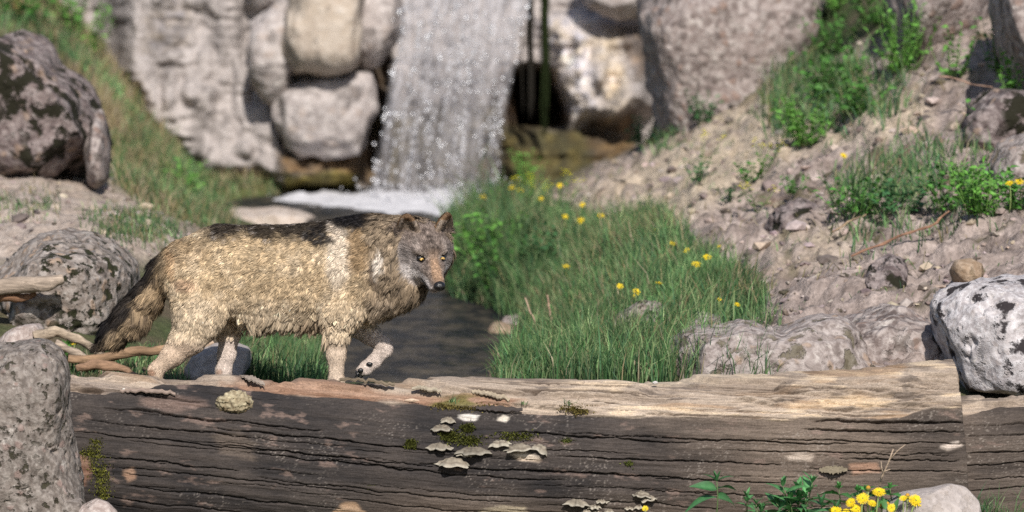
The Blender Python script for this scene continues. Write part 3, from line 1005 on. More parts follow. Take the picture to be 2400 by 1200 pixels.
def build_log(name, x0, x1, crest, radius, ycen, edge, cracks, seed, cutslant=0.0, label=''):
    ncol = int((x1 - x0) / 2400 * 3.78 / .0052)
    px = np.linspace(x0, x1, ncol)
    # angle: 0 = up, positive towards the camera
    ang = np.radians(np.unique(np.concatenate([np.linspace(-180, -35, 26), np.linspace(-35, -5, 20), np.linspace(-5, 132, 290), np.linspace(132, 180, 14)])))[:-1]
    A, X = np.meshgrid(ang, px, indexing='ij')
    ax, az, r = log_axis(X, crest, radius, ycen)
    # rounded-square section: the front is hewn a little flat
    sq = 1 + .035 * np.cos(4 * (A - math.radians(38)))
    rr = r * sq
    x = ax + 0 * A
    if cutslant:
        t = sstep(x1 - 260, x1, X)
        x = x + t * cutslant * (1 - np.cos(A)) * .5
    y = ycen - rr * np.sin(A)
    z = az + rr * np.cos(A) * np.where(np.cos(A) < 0, 1.55, 1.0)
    ppx, ppy = proj(x, y, z)
    g = interp(GRAIN, ppx)
    q = np.stack([ppx / 2400 * 3.78, (ppy - g) / 635, A * 0 + seed], -1)      # along the grain, across it
    n_len = fbm(q * np.array([3, 60, 1]), 4, seed + 1, .6)
    n_fin = fbm(q * np.array([14, 170, 1]), 3, seed + 2, .6)
    n_blob = fbm(q * np.array([7, 14, 1]), 4, seed + 3)
    n_big = fbm(q * np.array([1.6, 4, 1]), 3, seed + 4)
    edge_y = interp(edge, ppx) + 9 * fbm(np.stack([ppx / 70, ppx * 0, ppx * 0 + seed], -1), 4, seed + 9, .6)
    back = np.degrees(A) < -8
    top = np.where(back, 1.0, sstep(3.5, -3.5, ppy - edge_y))
    disp = .004 * n_len + .0018 * n_fin + .010 * n_big + .003 * n_blob
    flake = fbm(q * np.array([4, 38, 1]), 4, seed + 5, .55)
    disp = disp + top * (.011 * np.sign(flake) * sstep(0, .12, np.abs(flake)) - .004)
    vis = (np.degrees(A) > -20)
    disp = disp - np.where(vis, crack_depth(ppx, ppy, cracks), 0)
    y = y - np.sin(A) * disp
    z = z + np.cos(A) * disp
    # ---------------- colours
    dk = lerp(np.array([.024, .022, .023]), np.array([.074, .061, .055]), np.clip(.45 + .7 * n_blob + .35 * n_len, 0, 1)[..., None])
    br = lerp(np.array([.085, .066, .054]), np.array([.175, .138, .112]), np.clip(.5 + .6 * n_blob + .5 * n_len, 0, 1)[..., None])
    wbr = np.clip(sstep(1380, 1800, ppx + 160 * n_big) * (1 - .55 * sstep(2000, 2200, ppx)), 0, 1)
    wbr = np.maximum(wbr, .8 * sstep(1120, 1210, ppy + 40 * n_big) * sstep(700, 1100, ppx))
    front = lerp(dk, br, wbr[..., None])
    # rubbed reddish / buff scars
    scar = sstep(.28, .5, fbm(q * np.array([10, 26, 1]) + 5, 4, seed + 6, .65))
    front = lerp(front, np.array([.23, .165, .14]), (scar * .55)[..., None])
    spk = sstep(.55, .70, vnoise(q * np.array([210, 230, 1]), seed + 7)) * sstep(.0, .35, fbm(q * np.array([5, 9, 1]), 3, seed + 8))
    front = lerp(front, np.array([.42, .37, .33]), (spk * .3)[..., None])
    tp = lerp(np.array([.20, .155, .122]), np.array([.45, .37, .30]), np.clip(.5 + .8 * n_len + .35 * n_blob + .2 * n_fin, 0, 1)[..., None])
    tp = lerp(tp, np.array([.60, .475, .34]), (.8 * sstep(.26, .42, flake) * sstep(1200, 1500, ppx))[..., None])
    tp = lerp(tp, np.array([.23, .19, .165]), (.75 * sstep(.1, .45, fbm(q * np.array([3, 22, 1]) + 9, 3, seed + 10)) * sstep(1500, 1100, ppx))[..., None])
    tp = lerp(tp, np.array([.13, .105, .09]), (.8 * sstep(.30, .5, fbm(q * np.array([9, 60, 1]) + 3, 3, seed + 11)))[..., None])
    ln_ = fbm(q * np.array([2.2, 95, 1]) + 21, 4, seed + 31, .65)
    tp = lerp(tp, np.array([.085, .062, .047]), (.85 * sstep(.24, .40, ln_))[..., None])  # dark grain lines, with crack shade painted into the top colour
    tp = lerp(tp, np.array([.30, .185, .10]), (.5 * sstep(.2, .5, fbm(q * np.array([4, 30, 1]) + 33, 3, seed + 32)))[..., None])
    disp_top = top * sstep(.24, .40, ln_)
    y = y + np.sin(A) * .006 * disp_top
    z = z - np.cos(A) * .006 * disp_top
    red = sstep(12, -10, poly_sd([(520, 895), (760, 892), (830, 905), (1000, 915), (1110, 918), (1230, 935), (1180, 958), (1000, 945), (760, 930), (560, 912)], ppx, ppy) + 14 * n_blob)
    tp = lerp(tp, lerp(np.array([.17, .085, .05]), np.array([.32, .20, .14]), np.clip(.5 + n_len + .5 * n_fin, 0, 1)[..., None]), (red * .85)[..., None])
    mossy = sstep(.2, .5, fbm(q * np.array([6, 20, 1]) + 2, 3, seed + 14)) * sstep(15, -10, poly_sd([(1000, 925), (1130, 930), (1240, 945), (1130, 962), (1010, 952)], ppx, ppy))
    tp = lerp(tp, np.array([.12, .115, .03]), (mossy * .8)[..., None])
    cc = lerp(front, tp, top[..., None])

    def patch(poly, c1, c2, soft=6, amt=.95):
        nonlocal cc
        w_ = amt * sstep(soft, -soft, poly_sd(poly, ppx, ppy) + soft * 1.2 * (n_blob + n_fin))
        cc = lerp(cc, lerp(np.array(c1), np.array(c2), np.clip(.5 + .8 * n_len + .5 * n_fin, 0, 1)[..., None]), w_[..., None])

    if seed == 1:
        patch([(1190, 1062), (1225, 1057), (1270, 1068), (1262, 1080), (1222, 1082)], (.45, .36, .28), (.72, .62, .52))
        patch([(1075, 975), (1098, 969), (1124, 973), (1112, 987), (1088, 986)], (.5, .47, .43), (.7, .66, .62), 4)
        patch([(1166, 985), (1180, 971), (1192, 976), (1186, 988)], (.5, .45, .38), (.68, .62, .55), 4)
        patch([(1838, 1068), (1870, 1061), (1910, 1066), (1900, 1078), (1850, 1079)], (.34, .27, .22), (.60, .52, .45), 5)
        patch([(1992, 1092), (2055, 1088), (2062, 1106), (2000, 1110)], (.26, .15, .10), (.42, .28, .21), 4)
        patch([(2205, 1048), (2245, 1036), (2255, 1045), (2222, 1054)], (.42, .34, .28), (.70, .62, .57), 4)
        patch([(780, 1200), (800, 1180), (830, 1176), (855, 1200)], (.30, .19, .12), (.46, .32, .22), 5)
        patch([(1120, 1195), (1180, 1183), (1230, 1190), (1240, 1215), (1120, 1215)], (.28, .23, .16), (.45, .39, .29), 6)
        patch([(170, 1060), (205, 1065), (215, 1110), (180, 1160), (160, 1100)], (.18, .095, .065), (.30, .19, .14), 8)
        patch([(290, 1105), (312, 1095), (318, 1120), (300, 1128)], (.26, .16, .11), (.38, .26, .19), 5)
        patch([(500, 1018), (560, 1012), (600, 1040), (590, 1075), (520, 1062)], (.10, .08, .065), (.22, .17, .14), 14, .6)
        patch([(330, 940), (410, 930), (480, 945), (420, 962), (350, 955)], (.16, .11, .09), (.26, .18, .15), 10, .5)
        patch([(1390, 878), (1560, 872), (1800, 866), (1800, 884), (1600, 893), (1420, 897)], (.42, .35, .27), (.66, .55, .42), 8, .7)
        patch([(1900, 930), (2000, 920), (2100, 935), (2080, 950), (1930, 955)], (.50, .37, .24), (.68, .54, .38), 8, .7)
    nr, nc = A.shape
    v = np.stack([x, y, z], -1).reshape(-1, 3)
    i = np.arange(nr)[:, None]
    j = np.arange(nc - 1)[None]
    i2 = (i + 1) % nr
    f = np.stack([i * nc + j, i * nc + j + 1, i2 * nc + j + 1, i2 * nc + j], -1).reshape(-1, 4)
    # end caps: rings shrinking to the heart
    caps, cv_, ccap = [], [], []
    base_n = len(v)
    for end, flip in ((0, False), (nc - 1, True)):
        ring = v.reshape(nr, nc, 3)[:, end]
        cen = ring.mean(0)
        prev = np.arange(nr) * nc + end
        for s_ in (.9, .7, .45, .2):
            rw = cen + (ring - cen) * s_
            rw[:, 0] += .012 * fbm(rw * 18, 3, seed + 50)
            idx = base_n + np.arange(nr)
            cv_.append(rw)
            gg = .5 + .5 * np.sin(s_ * 40 + fbm(rw * 6, 2, 3) * 4)
            ccap.append(lerp(np.array([.10, .075, .055]), np.array([.24, .18, .13]), gg[:, None]))
            k2 = np.roll(np.arange(nr), -1)
            qd = np.stack([prev, prev[k2], idx[k2], idx], -1)
            caps.append(qd[:, ::-1] if flip else qd)
            prev = idx
            base_n += nr
        caps.append(np.stack([prev[:-2], prev[1:-1], np.full(nr - 2, prev[-1]), np.full(nr - 2, prev[-1])], -1)[:0])
        # close the heart with a small fan
        cv_.append(cen[None])
        ccap.append(np.array([[.12, .09, .065]]))
        fan = np.stack([prev, np.roll(prev, -1), np.full(nr, base_n)], -1)
        caps.append(fan[:, ::-1] if flip else fan)
        base_n += 1
    v = np.concatenate([v] + cv_)
    cc = np.concatenate([cc.reshape(-1, 3)] + ccap)
    quads = np.concatenate([f] + [c for c in caps if c.shape[1] == 4])
    tris = np.concatenate([c for c in caps if c.shape[1] == 3])
    vb, base = at_base(v)
    o = obj(name, mesh_np(name, vb, [quads[:, ::-1], tris[:, ::-1]], np.clip(cc, 0, 1), True), M_log, None, base)
    return o


M_log = NT('weathered_wood')
_c = M_log.attr('Col')
_v = M_log.coord((6, 60, 60))
_g = M_log.noise(_v, 4.0, 5, .7, .5)
_vf = M_log.coord((1, 1, 1))
_s = M_log.noise(_vf, 190, 3, .7)
_k = M_log.n('MapRange', Value=_g, i1=.3, i2=.7, i3=.66, i4=1.34).outputs[0]
_k2 = M_log.n('MapRange', Value=_s, i1=.35, i2=.7, i3=.78, i4=1.25).outputs[0]
_cc = M_log.n('VectorMath', _operation='SCALE', i0=_c, Scale=M_log.math('MULTIPLY', _k, _k2)).outputs[0]
M_log = M_log.fin(Base__Color=_cc, Roughness=.85, Specular__IOR__Level=.2, Normal=M_log.bump(M_log.math('ADD', _g, M_log.math('MULTIPLY', _s, .5)), .55, .005))

main_log = build_log('fallen_log', -80, 2232, CREST, RADIUS, LOG_Y, EDGE, CRACKS, 1, .06)
tag(main_log, 'long fallen log with charred dark front and pale weathered top in front of the wolf', 'log')
CREST2 = [(2180, 936), (2245, 932), (2320, 928), (2365, 920), (2400, 915), (2700, 900)]
EDGE2 = [(2180, 985), (2262, 976), (2290, 970), (2315, 961), (2345, 953), (2400, 949), (2700, 940)]
CR2 = [(2240, 2700, y, 1.5, .035, 60 + i) for i, y in enumerate((1000, 1024, 1063, 1093, 1126, 1150))]
log2 = build_log('fallen_log', 2190, 2760, CREST2, [(2100, .25), (2800, .25)], .02, EDGE2, CR2, 2)
tag(log2, 'lower dark log lying behind the cut end of the long log', 'log')


def on_log(px, py, out=0.0):
    """point on the front of the main log under a photo pixel, with its outward normal"""
    a = np.radians(np.linspace(-15, 120, 600))
    ax, az, r = log_axis(np.full(600, float(px)))
    rr = r * (1 + .035 * np.cos(4 * (a - math.radians(38))))
    y = LOG_Y - rr * np.sin(a)
    z = az + rr * np.cos(a) * np.where(np.cos(a) < 0, 1.55, 1.0)
    _, q = proj(ax, y, z)
    k = int(np.argmin(np.abs(q - py)))
    # correct x for the nearer surface
    dep = (y[k] - CAMY) / (0 - CAMY)
    n = np.array([0, -math.sin(a[k]), math.cos(a[k])])
    return np.array([ax[k] * dep * 1.0, y[k], z[k]]) + n * out, n


# ------------------------------------------------------------------ bracket fungi on the log
M_fun = attr_mat('bracket_fungus', .8, .2, 60, .3, .5, .003)
rng = np.random.default_rng(5)
PXM = 1 / 640.0


def bracket(px, py, w, h, dark=.0, tilt=0.0, label='', seed=0, droop=.25):
    r_ = np.random.default_rng(seed + 100)
    c, n = on_log(px, py)
    wid, dep = w * PXM / 2, max(.018, w * PXM * .42)
    th = h * PXM * .62
    nt, nr = 26, 7
    tt = np.linspace(-1, 1, nt) * math.pi / 2 * 1.05
    ph = r_.uniform(0, 6, 3)
    wob = 1 + .13 * np.sin(tt * 5 + ph[0]) + .08 * np.sin(tt * 11 + ph[1])
    top, bot, ct, cb = [], [], [], []
    for k in range(nr):
        s = k / (nr - 1)
        x = np.sin(tt) * wid * s * wob
        y = -np.cos(tt) * dep * s * wob
        zt = th * (1 - s ** 2.2) * .9 - droop * dep * s ** 2 + .0022 * np.sin(s * 16 + ph[2]) + .003 * np.sin(tt * 7 + ph[1]) * s
        zb = -th * .35 * (1 - s) - droop * dep * s ** 2 - .0028 + .003 * np.sin(tt * 7 + ph[1]) * s
        top.append(np.stack([x, y, zt], -1))
        bot.append(np.stack([x, y, np.minimum(zb, zt - .002)], -1))
        band = .5 + .5 * math.sin(s * 17 + ph[0])
        base_c = lerp(np.array([.17, .14, .11]), np.array([.30, .265, .21]), band)
        if s > .88:
            base_c = np.array([.42, .385, .32])
        base_c = base_c * (1 - dark * .6)
        ct.append(np.tile(base_c, (nt, 1)))
        cb.append(np.tile(np.array([.36, .32, .27]) * (1 - dark * .5), (nt, 1)))
    v = np.concatenate(top + bot)
    cl = np.concatenate(ct + cb)
    f1 = grid_faces(nr, nt)
    f2 = grid_faces(nr, nt)[:, ::-1] + nr * nt
    j = np.arange(nt - 1)
    rim = np.stack([(nr - 1) * nt + j, (nr - 1) * nt + j + 1, nr * nt + (nr - 1) * nt + j + 1, nr * nt + (nr - 1) * nt + j], -1)
    ca, sa = math.cos(tilt), math.sin(tilt)
    v = v @ np.array([[ca, 0, sa], [0, 1, 0], [-sa, 0, ca]])
    v[:, 1] += .012
    o = obj('bracket_fungus', mesh_np('bracket_fungus', v, [np.concatenate([f1[:, ::-1], f2[:, ::-1], rim[:, ::-1]])], cl), M_fun, None, c)
    return tag(o, label, 'fungus', 'bracket fungi on the log front')


small = 'small pale bracket fungus in the low cluster at the log\'s foot'
for k, (px, py, w, h, dk, tl, lb) in enumerate([
        (1051, 983, 44, 11, .25, -.05, 'thin brown bracket fungus topmost in the mossy group on the log'),
        (1036, 1001, 58, 12, .4, .02, 'dark edged bracket fungus second from the top of the mossy group'),
        (1030, 1045, 62, 13, .3, .0, 'wide brown bracket fungus just below the moss cushions'),
        (1108, 1052, 84, 11, .6, .0, 'long dark bracket fungus tucked under the moss cushions'),
        (1088, 1062, 44, 11, .2, -.1, 'narrow bracket fungus above the biggest pale one'),
        (1062, 1081, 84, 18, .0, -.04, 'biggest pale bracket fungus casting a black shadow below the mossy group'),
        (1172, 1037, 60, 12, .0, .1, 'buff broken bracket fungus beside the curled grey one'),
        (1215, 1046, 78, 13, .1, .08, 'grey wavy bracket fungus above the bare wood scar'),
        (1268, 1053, 50, 22, .15, -.5, 'curled grey bracket fungus with upturned corner above the wood scar'),
        (1505, 1157, 52, 14, .3, -.1, 'brown bracket fungus above a pale broken one near the log\'s foot'),
        (1522, 1168, 44, 14, .0, .2, 'pale broken bracket fungus under a brown one near the log\'s foot'),
        (1352, 1177, 62, 13, .15, -.08, 'long grey bracket fungus at the left of the low cluster'),
        (1413, 1175, 30, 10, .1, 0, small), (1394, 1187, 32, 10, .1, 0, small), (1374, 1197, 30, 9, .1, 0, small), (1428, 1197, 28, 9, .1, 0, small),
        (1400, 1200, 26, 9, .1, 0, small), (1476, 1190, 26, 9, .1, 0, small), (1500, 1187, 30, 11, .2, 0, small)]):
    bracket(px, py, w, h, dk, tl, lb, k)

# crusty old conk
c, n = on_log(548, 945, .004)
v, f = ico(5)
q = v * np.array([40 * PXM, .03, 25 * PXM])
q += v * (.010 * fbm(v * 3.2, 4, 5, .6, True) + .006 * fbm(v * 9, 3, 6, .6))[:, None]
q[:, 2] += .006 * np.round(2.5 * fbm(v * np.array([1.5, 1, 3.5]), 2, 8))
gg = np.clip(.5 + .9 * fbm(v * 5, 3, 9), 0, 1)
cl = lerp(np.array([.15, .11, .065]), np.array([.44, .39, .27]), gg[:, None])
conk = obj('bracket_fungus', mesh_np('bracket_fungus', q, f, cl), M_fun, None, c)
tag(conk, 'crusty cream coloured old conk below the wolf\'s far hind leg', 'fungus')

# lifted bark flakes
M_bark = attr_mat('bark_flake', .85, .2, 50, .35, .6, .004, stretch=(1, 4, 4))


def flake(px, py, w, h, lift, cA, label, seed=0, tilt=0.0):
    r_ = np.random.default_rng(seed + 300)
    nx, ny = 22, 6
    v, cl = [], []
    for side in (0, 1):
        for b in range(ny):
            for a in range(nx):
                s, t = a / (nx - 1), b / (ny - 1)
                yy = py + (t - .5) * h * (.4 + .6 * math.sin(math.pi * min(max(s, .03), .97))) + 2.5 * CR_N[seed % 7][a] + tilt * (s - .5) * w
                p, n_ = on_log(px + (s - .5) * w, yy, .004 + lift * t ** 2 * math.sin(math.pi * min(max(s, .05), .95)) + (0 if side else .004))
                v.append(p)
                cl.append(np.array(cA) * (.75 + .25 * r_.random()))
    v = np.array(v)
    f = np.concatenate([grid_faces(ny, nx)[:, ::-1], grid_faces(ny, nx) + nx * ny])
    rim = []
    for a in range(nx - 1):
        b0 = (ny - 1) * nx
        rim.append([b0 + a, b0 + a + 1, nx * ny + b0 + a + 1, nx * ny + b0 + a])
    v, base = at_base(v)
    o = obj('bark_flake', mesh_np('bark_flake', v, np.concatenate([f, np.array(rim)]), np.array(cl)), M_bark, None, base)
    return tag(o, label, 'bark', 'bark flakes lifting off the log')


flake(345, 922, 130, 16, .022, (.30, .23, .19), 'long curled bark flake lifting over a reddish gash left of the conk', 1, .05)
flake(860, 900, 130, 16, .022, (.24, .19, .13), 'greenish bark flake lifting below the wolf\'s front paws', 2, .08)
flake(1000, 916, 70, 14, .014, (.42, .36, .27), 'pale bark flake on the log left of the grass sprout', 3, .1)
flake(1150, 930, 90, 16, .018, (.40, .33, .24), 'tan bark flake on the log right of the grass sprout', 4, .2)
flake(1955, 1098, 66, 14, .02, (.20, .17, .12), 'dark bark flake over the orange wood scar above the nettles', 5, 0)
flake(1170, 960, 110, 14, .006, (.06, .05, .047), 'thin blackened bark flake on the dark edge of the log', 6, .05)
flake(590, 893, 60, 16, .008, (.36, .30, .25), 'small grey bark flake on the log right of the conk', 7, .4)

# moss cushions on the log
M_moss = attr_mat('moss', .95, .1, 120, .5, .0)


def moss_patch(cells, n, label, hgt=.012, colr=((.05, .055, .012), (.20, .20, .04)), seed=0):
    r_ = np.random.default_rng(seed + 900)
    m_ = MB()
    for k in range(n):
        cx, cy, sx, sy = cells[r_.integers(len(cells))]
        px, py = cx + r_.normal() * sx * .5, cy + r_.normal() * sy * .5
        p, n_ = on_log(px, py, -.002)
        p[0] += r_.normal() * .001
        L = hgt * r_.uniform(.5, 1.2)
        dr = n_ + r_.normal(size=3) * .6 + np.array([0, 0, -.2])
        dr /= np.linalg.norm(dr)
        sd = np.cross(dr, r_.normal(size=3))
        sd *= .0022 / (np.linalg.norm(sd) + 1e-9)
        cc_ = lerp(np.array(colr[0]), np.array(colr[1]), r_.random())
        m_.add([p - sd, p + sd, p + dr * L * .6 + sd * .8, p + dr * L * .6 - sd * .8, p + dr * L], [[0, 1, 2, 3]], [[3, 2, 4]], cc_)
    o = m_.build('moss_patch', M_moss, smooth=False)
    return tag(o, label, 'moss', 'moss cushions on the log')


moss_patch([(215, 1075, 22, 30), (235, 1110, 24, 40), (240, 1140, 18, 30), (205, 1060, 22, 14), (222, 1042, 16, 14)], 2600, 'yellow green moss patch on the log beside the foreground boulder', .014, seed=1)
moss_patch([(1055, 1022, 22, 12), (1100, 1030, 34, 12), (1210, 1022, 44, 9), (962, 1040, 12, 9), (1095, 1003, 14, 9)], 2600, 'dark green moss cushions among the bracket fungi on the log', .013, ((.03, .035, .01), (.13, .14, .03)), 2)
moss_patch([(1327, 1032, 16, 6)], 200, 'tiny green moss dot right of the curled fungus', .008, ((.04, .05, .012), (.14, .16, .04)), 3)
moss_patch([(1475, 1086, 10, 6)], 120, 'tiny green moss dot beside a long crack in the log', .008, ((.04, .05, .012), (.14, .16, .04)), 5)
moss_patch([(868, 1141, 12, 5)], 140, 'tiny green moss dot on the blackest part of the log', .008, ((.04, .05, .012), (.14, .16, .04)), 6)
moss_patch([(1060, 950, 44, 8), (1120, 955, 60, 7), (1340, 955, 34, 9), (1360, 962, 20, 8)], 1500, 'brown green moss strip along the log\'s upper edge', .010, ((.09, .07, .02), (.24, .2, .07)), 4)
# ================================================================== the wolf
# modelled in photo pixels: u right, v down, w away from the camera; 1 px = 1/WS m
WS = scale_at(27.55)
WOLF_O = P(650, 700, 27.55)


def to_world(q):
    return np.stack([WOLF_O[0] + (q[:, 0] - 650) / WS, WOLF_O[1] + q[:, 2] / WS, WOLF_O[2] - (q[:, 1] - 700) / WS], -1)


# head frame: forward f, side s (viewer's right), up t
YAW, HP = math.radians(21), math.radians(32)
H_O = np.array([998.0, 569.0, -62.0])
_cy, _sy, _ch, _sh = math.cos(YAW), math.sin(YAW), math.cos(HP), math.sin(HP)
HF = np.array([_ch * _sy, _sh, -_ch * _cy])
HS = np.array([_cy, 0.0, _sy])
HT = np.array([_sh * _sy, -_ch, -_sh * _cy])


def hd(f, s, t):
    return H_O + f * HF + s * HS + t * HT


STEP = 3.6
gu = np.arange(196, 1100, STEP)
gvv = np.arange(478, 1046, STEP)
gw = np.arange(-215, 135, STEP)
GU, GVv, GW = [a.astype(np.float32) for a in np.meshgrid(gu, gvv, gw, indexing='ij')]


def _box(lo, hi):
    i0 = [max(0, int(np.searchsorted(g, l))) for g, l in zip((gu, gvv, gw), lo)]
    i1 = [min(len(g), int(np.searchsorted(g, h)) + 1) for g, h in zip((gu, gvv, gw), hi)]
    return tuple(slice(a, b) for a, b in zip(i0, i1))


def smin(a, b, k):
    h = np.clip(.5 + .5 * (b - a) / k, 0, 1)
    return b + (a - b) * h - k * h * (1 - h)


def cone(F, a, ra, b, rb, sw=1.0, k=20.0):
    """blend a tapered limb (flattened by sw across the body) into field F"""
    a, b = np.array(a, float), np.array(b, float)
    m = max(ra, rb) + k + 10
    sl = _box(np.minimum(a, b) - m, np.maximum(a, b) + m)
    X, Y, Z = GU[sl] - a[0], GVv[sl] - a[1], (GW[sl] - a[2]) / sw
    d = (b - a) / np.array([1, 1, sw])
    L2 = (d * d).sum() + 1e-6
    t = np.clip((X * d[0] + Y * d[1] + Z * d[2]) / L2, 0, 1)
    dist = np.sqrt((X - t * d[0]) ** 2 + (Y - t * d[1]) ** 2 + (Z - t * d[2]) ** 2) - (ra + (rb - ra) * t)
    F[sl] = smin(dist * min(1, sw if sw < 1 else 1), F[sl], k)


def ell(F, c, rad, frame=None, k=12.0, sub=False):
    c = np.array(c, float)
    m = max(rad) + k + 8
    sl = _box(c - m, c + m)
    D = np.stack([GU[sl] - c[0], GVv[sl] - c[1], GW[sl] - c[2]], -1)
    if frame is not None:
        D = D @ np.stack(frame, -1).astype(np.float32)
    q = D / np.array(rad, np.float32)
    k0 = np.sqrt((q ** 2).sum(-1))
    k1 = np.sqrt(((q / np.array(rad, np.float32)) ** 2).sum(-1)) + 1e-6
    dist = k0 * (k0 - 1) / k1
    if sub:
        F[sl] = -smin(-F[sl], dist, k)
    else:
        F[sl] = smin(dist, F[sl], k)


B = np.full(GU.shape, 300, np.float32)
# trunk: hips, loin, ribs, chest, neck
for a, ra, b, rb, sw in [((452, 640, 0), 80, (520, 636, 0), 100, .72), ((520, 636, 0), 100, (620, 645, 0), 108, .74), ((620, 645, 0), 108, (720, 642, 0), 108, .76), ((720, 642, 0), 108, (810, 634, 0), 114, .78),
                         ((810, 634, 0), 114, (868, 622, -4), 110, .76), ((868, 618, -4), 104, (930, 604, -24), 90, .78), ((930, 604, -24), 90, (980, 586, -34), 72, .85), ((880, 660, -6), 78, (935, 650, -34), 58, .8)]:
    cone(B, a, ra, b, rb, sw, 22)
# tail
for a, ra, b, rb in [((428, 600, 0), 30, (385, 632, 2), 26), ((385, 632, 2), 26, (352, 690, 4), 30), ((352, 690, 4), 30, (312, 742, 6), 34), ((312, 742, 6), 34, (268, 780, 8), 26), ((268, 780, 8), 26, (240, 802, 8), 9)]:
    cone(B, a, ra, b, rb, .9, 12)
# near hind leg: thigh, knee, shank, hock, foot
for a, ra, b, rb in [((455, 640, -34), 66, (470, 728, -46), 62), ((470, 728, -46), 60, (444, 786, -48), 40), ((444, 786, -48), 38, (408, 826, -48), 25), ((408, 826, -48), 25, (366, 864, -46), 16),
                     ((366, 864, -46), 15, (368, 960, -46), 13), ((368, 965, -46), 15, (398, 992, -48), 17)]:
    cone(B, a, ra, b, rb, .78 if ra > 39 else .85, 12)
ell(B, (408, 996, -48), (26, 15, 20), k=8)
# far hind leg
for a, ra, b, rb in [((500, 660, 36), 66, (522, 736, 46), 46), ((522, 736, 46), 44, (534, 786, 48), 25), ((534, 786, 48), 25, (528, 836, 46), 19), ((528, 836, 46), 19, (520, 876, 46), 17), ((520, 876, 46), 16, (524, 960, 46), 13), ((524, 965, 46), 15, (548, 990, 46), 16)]:
    cone(B, a, ra, b, rb, .8, 12)
ell(B, (556, 996, 46), (26, 14, 20), k=8)
# near front leg
for a, ra, b, rb in [((826, 630, -52), 66, (806, 718, -58), 52), ((806, 718, -58), 50, (794, 772, -56), 29), ((794, 772, -56), 27, (790, 826, -54), 20), ((790, 826, -54), 19, (790, 892, -52), 16), ((790, 892, -52), 17, (794, 960, -52), 14), ((794, 960, -52), 15, (806, 990, -54), 17)]:
    cone(B, a, ra, b, rb, .8, 12)
ell(B, (818, 995, -56), (26, 15, 21), k=8)
# far front leg, lifted and folded at the wrist
for a, ra, b, rb in [((836, 690, 40), 60, (838, 760, 48), 36), ((838, 762, 48), 32, (866, 790, 50), 22), ((866, 790, 50), 22, (898, 814, 48), 17), ((898, 814, 48), 18, (900, 826, 46), 17), ((900, 826, 46), 17, (878, 852, 44), 14), ((878, 852, 44), 15, (858, 868, 42), 17)]:
    cone(B, a, ra, b, rb, .8, 10)
ell(B, (852, 874, 42), (18, 11, 16), k=6)
# head
Hd = np.full(GU.shape, 300, np.float32)
FR = (HF, HS, HT)
ell(Hd, hd(0, 0, -2), (58, 47, 37), FR)
ell(Hd, hd(22, 0, 11), (34, 33, 19), FR, 14)
for s in (-1, 1):
    ell(Hd, hd(6, s * 32, -20), (36, 28, 30), FR, 14)
    ell(Hd, hd(34, s * 26, 14), (22, 12, 9), FR, 9)                       # brow ridges
    ell(Hd, hd(50, s * 20, -14), (30, 14, 16), FR, 9)                     # cheek bones
cone(Hd, hd(34, 0, -10), 32, hd(80, 0, -18), 21, 1, 14)
cone(Hd, hd(80, 0, -18), 21, hd(122, 0, -24), 15, 1, 8)
for s in (-1, 1):
    ell(Hd, hd(36, s * 20, -36), (36, 19, 20), FR, 12)
ell(Hd, hd(2, 0, -56), (46, 46, 30), FR, 16)
cone(Hd, hd(30, 0, -44), 24, hd(104, 0, -46), 11, 1, 8)                    # lower jaw
for s in (-1, 1):
    cone(Hd, hd(70, s * 13, -30), 12, hd(116, s * 9, -33), 8.5, 1, 6)       # upper lips
    ell(Hd, hd(56, s * 27.5, 4), (9, 9, 8), FR, 5, True)                   # eye sockets
B = smin(B, Hd, 20)
# ears: cupped shells
for s in (-1, 1):
    ez = HT * .93 + HS * s * .22 - HF * .28
    ez /= np.linalg.norm(ez)
    ef = HF * .86 + HS * s * .42
    ef = ef - ez * (ef @ ez)
    ef /= np.linalg.norm(ef)
    es = np.cross(ez, ef)
    E = np.full(GU.shape, 300, np.float32)
    c = hd(-14, s * 43, 34)
    ell(E, c, (13, 27, 36), (ef, es, ez), 3)
    ell(E, c + ez * 20, (8, 14, 22), (ef, es, ez), 10)
    ell(E, c + ef * 12 - ez * 2, (13, 19, 27), (ef, es, ez), 3, True)
    ell(E, c + ef * 9 + ez * 15, (10, 11, 18), (ef, es, ez), 3, True)
    B = smin(B, E, 7)


